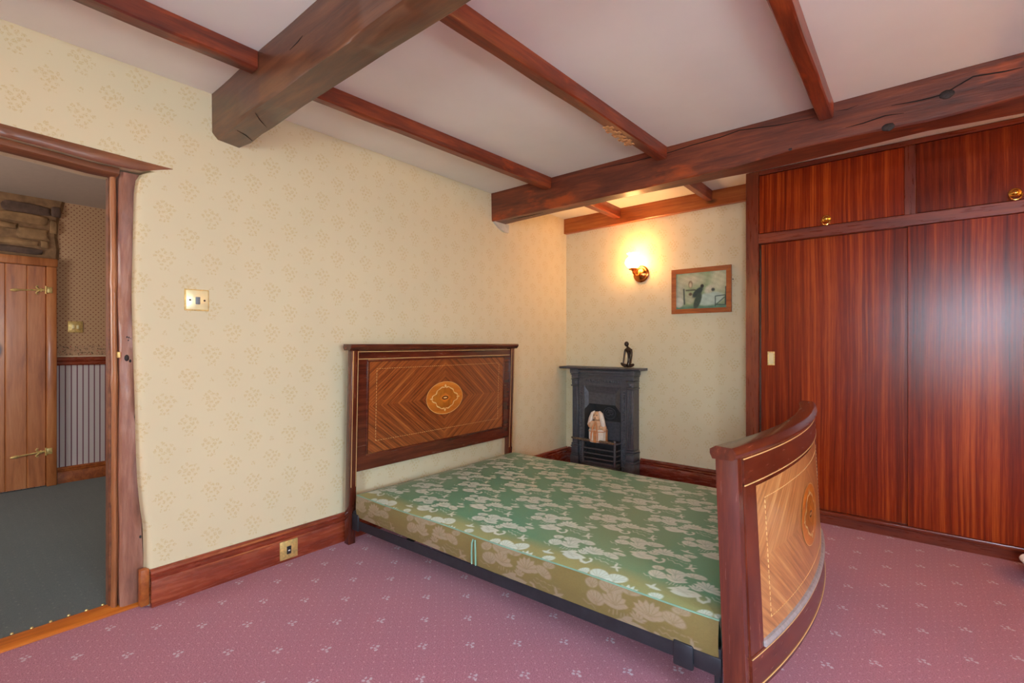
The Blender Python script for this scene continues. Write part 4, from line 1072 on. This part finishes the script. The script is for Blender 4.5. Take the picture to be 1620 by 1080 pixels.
# marquetry, drawn in panel coordinates (a along the board, b up)
def marquetry(place, parent, ra, rb, dom):
    def disc(name, mat, rx, ry, d, seg=48, fn=None):
        bm = B(); c = bm.verts.new(place(0, 0, d)); ring = []
        for k in range(seg):
            a = 2*math.pi*k/seg; f = fn(a) if fn else 1.0
            ring.append(bm.verts.new(place(rx*f*math.cos(a), ry*f*math.sin(a), d)))
        for k in range(seg): bm.faces.new((c, ring[k], ring[(k+1) % seg]))
        return part(name, bm, mat, parent, 60)
    def loop(name, mat, pts, wdt, d, closed=True):
        bm = B(); n = len(pts); L_ = []
        for k, (a, b) in enumerate(pts):
            p, q = pts[(k-1) % n] if (closed or k) else pts[k], pts[(k+1) % n] if (closed or k < n-1) else pts[k]
            dx, dy = q[0]-p[0], q[1]-p[1]; l = math.hypot(dx, dy) or 1
            w_ = wdt[k] if isinstance(wdt, list) else wdt
            L_.append((bm.verts.new(place(a-dy/l*w_, b+dx/l*w_, d)), bm.verts.new(place(a+dy/l*w_, b-dx/l*w_, d))))
        for k in range(n if closed else n-1):
            j = (k+1) % n; bm.faces.new((L_[k][0], L_[k][1], L_[j][1], L_[j][0]))
        return part(name, bm, mat, parent, 60)
    disc('inlay_oval', 'oval', ra, rb, .0016)
    loop('oval_line', 'boxwood', [(ra*math.cos(a), rb*math.sin(a)) for a in [2*math.pi*k/60 for k in range(60)]], .0012, .0020)
    lob = lambda a: 1+.13*math.cos(4*a+math.pi)*0+.12*abs(math.cos(2*a))+.06*math.cos(6*a)
    disc('inlay_ground', 'oval_in', ra*.56, rb*.56, .0020, 60, lob)
    for ph in range(4):        # four scrolling arcs with leaf ends
        pts = []; ws = []
        for k in range(18):
            a = ph*math.pi/2+.08+(math.pi/2-.16)*k/17
            f = .60*lob(a)*(1+.05*math.sin(k/17*math.pi*5)); pts.append((ra*f*math.cos(a), rb*f*math.sin(a))); ws.append(.0016+.0022*abs(math.sin(k/17*math.pi*2.5))+.001*(k in (0, 17)))
        loop('scroll', 'boxwood', pts, ws, .0026, False)
    for a, r in ((0, .74), (math.pi/2, .74), (math.pi, .74), (3*math.pi/2, .74)):
        c_ = (ra*r*math.cos(a), rb*r*math.sin(a)); pts = [(c_[0]+.013*math.cos(q)*(1.3 if abs(math.cos(a)) > .5 else .7), c_[1]+.010*math.sin(q)*(.5 if abs(math.cos(a)) > .5 else 1.2)) for q in [2*math.pi*k/4 for k in range(4)]]
        bm = B(); bm.faces.new([bm.verts.new(place(*p, .0028)) for p in pts]); part('leaf', bm, 'boxwood', parent)
    disc('lozenge', 'oval', ra*.34, rb*.32, .0026, 4)
    loop('ring', 'ebony', [(.020*math.cos(a)*(1+.15*abs(math.cos(a))), .0085*math.sin(a)) for a in [2*math.pi*k/24 for k in range(24)]], .0028, .0032)
    disc('bead', 'boxwood', .014, .004, .0030, 12)
marquetry(lambda a, b, d: Vector((fx+d+LEAN_H*(czh+b), cyh+a, czh+b)), hb, .150, .100, None)

# footboard: bowed in plan, leaning inward at the top
FY0, FY1 = 1.398, 2.722; BOW = .084
LEAN_F = -.036
def fxo(s, z, off=0.0):       # outer face of the curved board; s in [0,1] across
    return 2.002+(BOW-.034*(z-.10))*(1-(2*s-1)**2)+LEAN_F*(z-.10)+off
def fpt(s, z, off): return Vector((fxo(s, z, off), FY0+(FY1-FY0)*s, z))
NS = 40
def fslab(bm, s0, s1, prof, n=NS):   # prof: list of (off, z) cross-section
    rings = []
    for i in range(n+1):
        s = s0+(s1-s0)*i/n; rings.append([fpt(s, z, o) for o, z in prof])
    loft(bm, rings)
bm = B(); fslab(bm, .03, .97, [(-.034, .095), (-.004, .095), (-.004, .738), (-.034, .738)]); fb = part('footboard', bm, 'bed_y', bed)
bm = B(); fslab(bm, .03, .97, [(-.006, .088), (.003, .088), (.004, .190), (-.006, .192)]); part('bottom_rail', bm, 'bed_y', fb)
bm = B(); fslab(bm, .03, .97, [(-.006, .655), (.003, .655), (.003, .740), (-.006, .740)]); part('frieze_rail', bm, 'bed_y', fb)
for s0, s1 in ((.030, .085), (.915, .970)):
    bm = B(); fslab(bm, s0, s1, [(-.006, .19), (.002, .19), (.002, .66), (-.006, .66)], 4); part('stile', bm, 'bed_z', fb)
bm = B(); fslab(bm, -.016, 1.016, [(-.050, .734), (.002, .734), (.008, .740), (.013, .750), (.011, .758), (.002, .768), (-.040, .770), (-.056, .760), (-.056, .748)], 60); part('cap_rail', bm, 'bed_y', fb)
for s, sg in ((0.0, 1), (1.0, -1)):
    bm = B(); yy = FY0 if s == 0 else FY1
    rings = []
    for z in (0.0, .2, .5, .742):
        x1 = fxo(s, z, .004); x0 = x1-.056; w_ = .036*sg
        rings.append([Vector((x0, yy, z)), Vector((x1-.012, yy, z)), Vector((x1, yy+.006*sg, z)), Vector((x1+.003, yy+w_, z)), Vector((x0, yy+w_, z))])
    loft(bm, rings); part('post', bm, 'bed_z', fb)
# veneer field and edge moulding of the footboard
sA, sB, zA, zB = .088, .912, .205, .640
SS, ZZ = np.meshgrid(np.linspace(sA, sB, 40), np.linspace(zA, zB, 10), indexing='ij')
PF = np.stack([2.002+(BOW-.034*(ZZ-.10))*(1-(2*SS-1)**2)+LEAN_F*(ZZ-.10)-.0028, FY0+(FY1-FY0)*SS, ZZ], -1)
czf = .428
grid_mesh('veneer_panel', 'veneer_gold', PF, None, fb, uv=np.stack([(SS-.5)*(FY1-FY0), ZZ-czf], -1))
bm = B(); fslab(bm, sA, sB, [(-.004, .190), (.007, .190), (.009, .198), (.004, .206), (-.004, .208)]); part('panel_moulding', bm, 'grey_chip', fb, label='worn greyish moulding')
bm = B()
for z in (.183, .100): fslab(bm, .03, .97, [(.000, z), (.0052, z), (.0052, z+.0022), (.000, z+.0022)])
for z in (.655, .728): fslab(bm, .03, .97, [(.000, z), (.0042, z), (.0042, z+.003), (.000, z+.003)])
n = 60
for k in range(n):
    s = .135+.73*k/n
    for z in (.250, .595): fslab(bm, s, s+.73/n*.65, [(-.003, z), (-.0016, z), (-.0016, z+.0014), (-.003, z+.0014)], 1)
for s in (.135, .865):
    for k in range(22):
        z = .25+.345*k/22; fslab(bm, s, s+.0009, [(-.003, z), (-.0016, z), (-.0016, z+.009), (-.003, z+.009)], 1)
part('stringing', bm, 'boxwood', fb)
LW = FY1-FY0
marquetry(lambda a, b, d: fpt(.5+a/LW, czf+b, -.0028+d), fb, .150, .105, None)
# iron side rails and corner brackets
for y, sg in ((1.418, 1), (2.702, -1)):
    bm = B(); rings = []
    for x in lin(.10, 1.93, 12):
        zb = .088+.034*(x-.1)/1.83; zt = zb+.044
        rings.append([Vector((x, y, zb)), Vector((x, y, zt)), Vector((x, y+.004*sg, zt)), Vector((x, y+.004*sg, zb+.004)), Vector((x, y+.04*sg, zb+.004)), Vector((x, y+.04*sg, zb))])
    loft(bm, rings); part('side_rail', bm, 'rail', bed)
    bm = B(); box(bm, HX1+.004, .150, y-.004*sg if sg > 0 else y-.008, y+.008 if sg > 0 else y+.004, .078, .165, .006, 2); box(bm, HX1+.004, .125, min(y, y+.03*sg), max(y, y+.03*sg), .135, .178, .008, 2)
    part('head_bracket', bm, 'rail', bed)
    bm = B(); box(bm, 1.80, 1.86, min(y-.006*sg, y+.01*sg), max(y-.006*sg, y+.01*sg), .098, .172, .006, 2); box(bm, 1.86, 1.938, min(y-.002*sg, y+.01*sg), max(y-.002*sg, y+.01*sg), .112, .166, .005, 2); box(bm, 1.918, 1.936, min(y, y+.02*sg), max(y, y+.02*sg), .03, .19, .003)
    part('foot_bracket', bm, 'rail', bed)
for x in (.5, 1.0, 1.5):
    bm = B(); box(bm, x-.015, x+.015, 1.424, 2.696, .094+.034*(x-.1)/1.83, .110+.034*(x-.1)/1.83, .002); part('cross_rail', bm, 'rail', bed)

# =================================================================== MATTRESS
MX0, MX1, MY0, MY1, MZ0, MZT = .132, 1.930, 1.421, 2.698, .150, .262
mt = thing('mattress', 'green satin damask mattress with pale water lily and swan pattern', 'mattress', (1.02, 2.06, MZ0))
def sd_petal(X, Y, cx, cy, rx, ry, ang):
    """pointed leaf / petal"""
    c, q = math.cos(ang), math.sin(ang); dx, dy = X-cx, Y-cy
    a, b = (dx*c+dy*q)/rx, (-dx*q+dy*c)
    return np.where(np.abs(a) < 1, np.abs(b)-ry*(1-a*a), np.hypot((np.abs(a)-1)*rx, b))
def pattern(X, Y):
    """clusters of lily pads, flowers and a swan, with birds between; returns the pale motif mask"""
    PXp, PYp = .405, .300
    out = np.zeros(X.shape); lines = np.zeros(X.shape); w_ = .0035
    X = X+.003*np.sin(Y*41)+.002*np.sin(X*67+1); Y = Y+.003*np.sin(X*43+2)+.002*np.sin(Y*71)
    for ox, oy in ((0, 0), (PXp/2, PYp/2)):
        lx = (X-.189-ox+PXp/2) % PXp-PXp/2; ly = (Y-1.485-oy+PYp/2) % PYp-PYp/2
        m = np.zeros(X.shape); ln = np.zeros(X.shape)
        def put(d): nonlocal m; m = np.maximum(m, sm(d, w_))
        def cut(d): nonlocal ln; ln = np.maximum(ln, sm(d, .003))
        # swan with curved neck
        put(sd_petal(lx, ly, .004, -.004, .046, .020, .25)); put(sd_petal(lx, ly, -.018, .012, .030, .012, .75)); put(sd_petal(lx, ly, -.030, .004, .028, .008, .3))
        put(sd_line(lx, ly, [(.030, .000), (.046, -.016), (.064, -.018), (.074, -.004), (.070, .010), (.062, .013)])-.0045)
        cut(sd_line(lx, ly, [(-.030, .008), (-.004, -.002), (.020, .006)])-.0009); cut(sd_line(lx, ly, [(-.022, -.004), (.010, -.010)])-.0009)
        # lily pads, lobed, with veins
        for (px_, py_, rx_, ry_, an) in ((-.108, .052, .030, .022, .2), (-.060, .100, .036, .022, -.1), (-.004, .112, .034, .019, .15), (-.120, .094, .022, .016, .4), (.118, .070, .030, .016, -.2), (.136, .100, .022, .012, .2)):
            put(sd_ell(lx, ly, px_, py_, rx_, ry_, an))
            for k in range(6):
                a_ = -1.3+k*.52; cut(sd_line(lx, ly, [(px_, py_-ry_*.75), (px_+rx_*.95*math.sin(a_), py_+ry_*.95*math.cos(a_))])-.0007)
            cut(sd_line(lx, ly, [(px_-.003, py_-ry_), (px_, py_-ry_*.4), (px_+.003, py_-ry_)])-.0012)
        # open flowers with pointed petals
        for (fx_, fy_, r_, n_, sp) in ((-.048, .052, .034, 7, 1.45), (.052, .062, .036, 8, 1.6), (.020, .036, .020, 5, 1.2)):
            for k in range(n_):
                a_ = -sp+k*2*sp/(n_-1); put(sd_petal(lx, ly, fx_+r_*.62*math.sin(a_), fy_+r_*.50*math.cos(a_), r_*.62, r_*.24, math.pi/2-a_))
            put(sd_petal(lx, ly, fx_, fy_-.004, r_*.8, r_*.28, 0))
            for k in range(n_-1):
                a_ = -sp+(k+.5)*2*sp/(n_-1); cut(sd_line(lx, ly, [(fx_, fy_-.002), (fx_+r_*.9*math.sin(a_), fy_+r_*.72*math.cos(a_))])-.0009)
        # birds
        put(sd_petal(lx, ly, .165, .010, .022, .006, .5)); put(sd_petal(lx, ly, .158, .024, .018, .005, 1.6)); put(sd_petal(lx, ly, .174, .000, .014, .004, -.7))
        put(sd_petal(lx, ly, -.090, -.024, .026, .005, 0)); put(sd_petal(lx, ly, -.094, -.018, .014, .004, 1.4))
        # stems, reeds and ripples
        for k in range(6): put(sd_line(lx, ly, [(-.066+.011*k, .030+.003*(k % 3)), (-.069+.011*k, .020-.004*(k % 2))])-.0011)
        for k in range(6): put(sd_line(lx, ly, [(.085+.016*k, .040-.004*(k % 2)), (.094+.016*k, .037)])-.0011)
        put(sd_line(lx, ly, [(.074, .030), (.084, .018), (.096, .024), (.108, .012), (.120, .018), (.134, .010)])-.0012)
        put(sd_line(lx, ly, [(-.150, .030), (-.138, .020), (-.126, .026), (-.114, .014)])-.0012)
        new = m*(1-.7*ln)
        out = np.maximum(out, new)
    return out
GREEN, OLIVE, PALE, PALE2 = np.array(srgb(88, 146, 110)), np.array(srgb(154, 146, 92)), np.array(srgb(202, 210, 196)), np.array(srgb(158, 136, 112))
nx_, ny_ = 680, 480
gx = np.linspace(MX0, MX1, nx_); gy = np.linspace(MY0, MY1, ny_); GX, GY = np.meshgrid(gx, gy, indexing='ij')
def dome(X, Y):
    e = np.minimum(np.minimum(X-MX0, MX1-X), np.minimum(Y-MY0, MY1-Y))
    rnd = 1-np.exp(-np.maximum(e, 0)/.045)
    cross = np.sin(np.pi*np.clip((Y-MY0)/(MY1-MY0), 0, 1))*np.sin(np.pi*np.clip((X-MX0)/(MX1-MX0), 0, 1))
    return MZT+.010*(X-MX0)/(MX1-MX0)+.020*rnd+.012*cross+.002*np.sin(X*9+Y*5), e
GZ, e = dome(GX, GY)
pm = pattern(GX, GY)
edge_sheen = np.clip(1-(GY-MY0-.035)/.06, 0, 1)  # olive satin sheen of the sloping edges, painted into the fabric colour
edge_sheen = np.maximum(edge_sheen, np.clip(1-(GX-MX0-.03)/.05, 0, 1)*.7)
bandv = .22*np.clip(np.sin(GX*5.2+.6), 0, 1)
mixo = np.clip(edge_sheen*.85+bandv, 0, 1)[..., None]
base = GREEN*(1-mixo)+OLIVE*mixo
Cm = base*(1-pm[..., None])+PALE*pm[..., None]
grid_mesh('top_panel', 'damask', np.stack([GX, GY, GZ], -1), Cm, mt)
# side band: perimeter strip
def side(pts, du):
    nz2 = 44; per = []
    A, Bp = np.array(pts[0]), np.array(pts[1]); L_ = np.linalg.norm(Bp-A); n = int(L_/.0035)
    f = np.linspace(0, 1, n); zz = np.linspace(0, 1, nz2)
    Fg, Zg = np.meshgrid(f, zz, indexing='ij')
    X = A[0]+(Bp[0]-A[0])*Fg; Y = A[1]+(Bp[1]-A[1])*Fg
    nrm = np.array([(Bp-A)[1], -(Bp-A)[0]])/L_
    top_, _ = dome(X, Y); Zw = MZ0+(top_-MZ0)*Zg; bul = .007*np.sin(np.pi*Zg)
    pmk = pattern(.1+du+Fg*L_*.85, 1.46+Zg*.112*1.05+.02)
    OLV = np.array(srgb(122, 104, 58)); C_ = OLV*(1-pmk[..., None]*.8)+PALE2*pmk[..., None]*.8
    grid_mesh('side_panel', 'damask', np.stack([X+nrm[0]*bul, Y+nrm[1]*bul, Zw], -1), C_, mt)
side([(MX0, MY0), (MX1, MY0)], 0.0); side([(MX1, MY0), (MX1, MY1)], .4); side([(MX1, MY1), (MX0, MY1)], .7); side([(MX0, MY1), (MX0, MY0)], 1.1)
bm = B(); box(bm, MX0+.003, MX1-.003, MY0+.003, MY1-.003, MZ0, MZ0+.006); part('base_panel', bm, 'piping', mt)
def edge_path(n=60):
    pts = []
    for a, b in (((MX0, MY0), (MX1, MY0)), ((MX1, MY0), (MX1, MY1)), ((MX1, MY1), (MX0, MY1)), ((MX0, MY1), (MX0, MY0))):
        for k in range(n):
            x, y = a[0]+(b[0]-a[0])*k/n, a[1]+(b[1]-a[1])*k/n; pts.append((x, y, float(dome(np.array(x), np.array(y))[0])))
    return pts
bm = B(); tube(bm, edge_path(), .0028, 6, True); part('piping', bm, 'piping', mt)
bm = B(); yy = MY0-.008
for x_, dz in ((.968, 0), (.990, -.002)):
    tube(bm, [(x_, yy, MZ0+.004), (x_, yy-.001, MZ0+.05), (x_+.002 if x_ < .98 else x_-.002, yy-.001, MZ0+.09), ((x_+.979)/2, yy+.002, MZ0+.104)], .0036, 6)
part('slit_piping', bm, 'piping', mt)
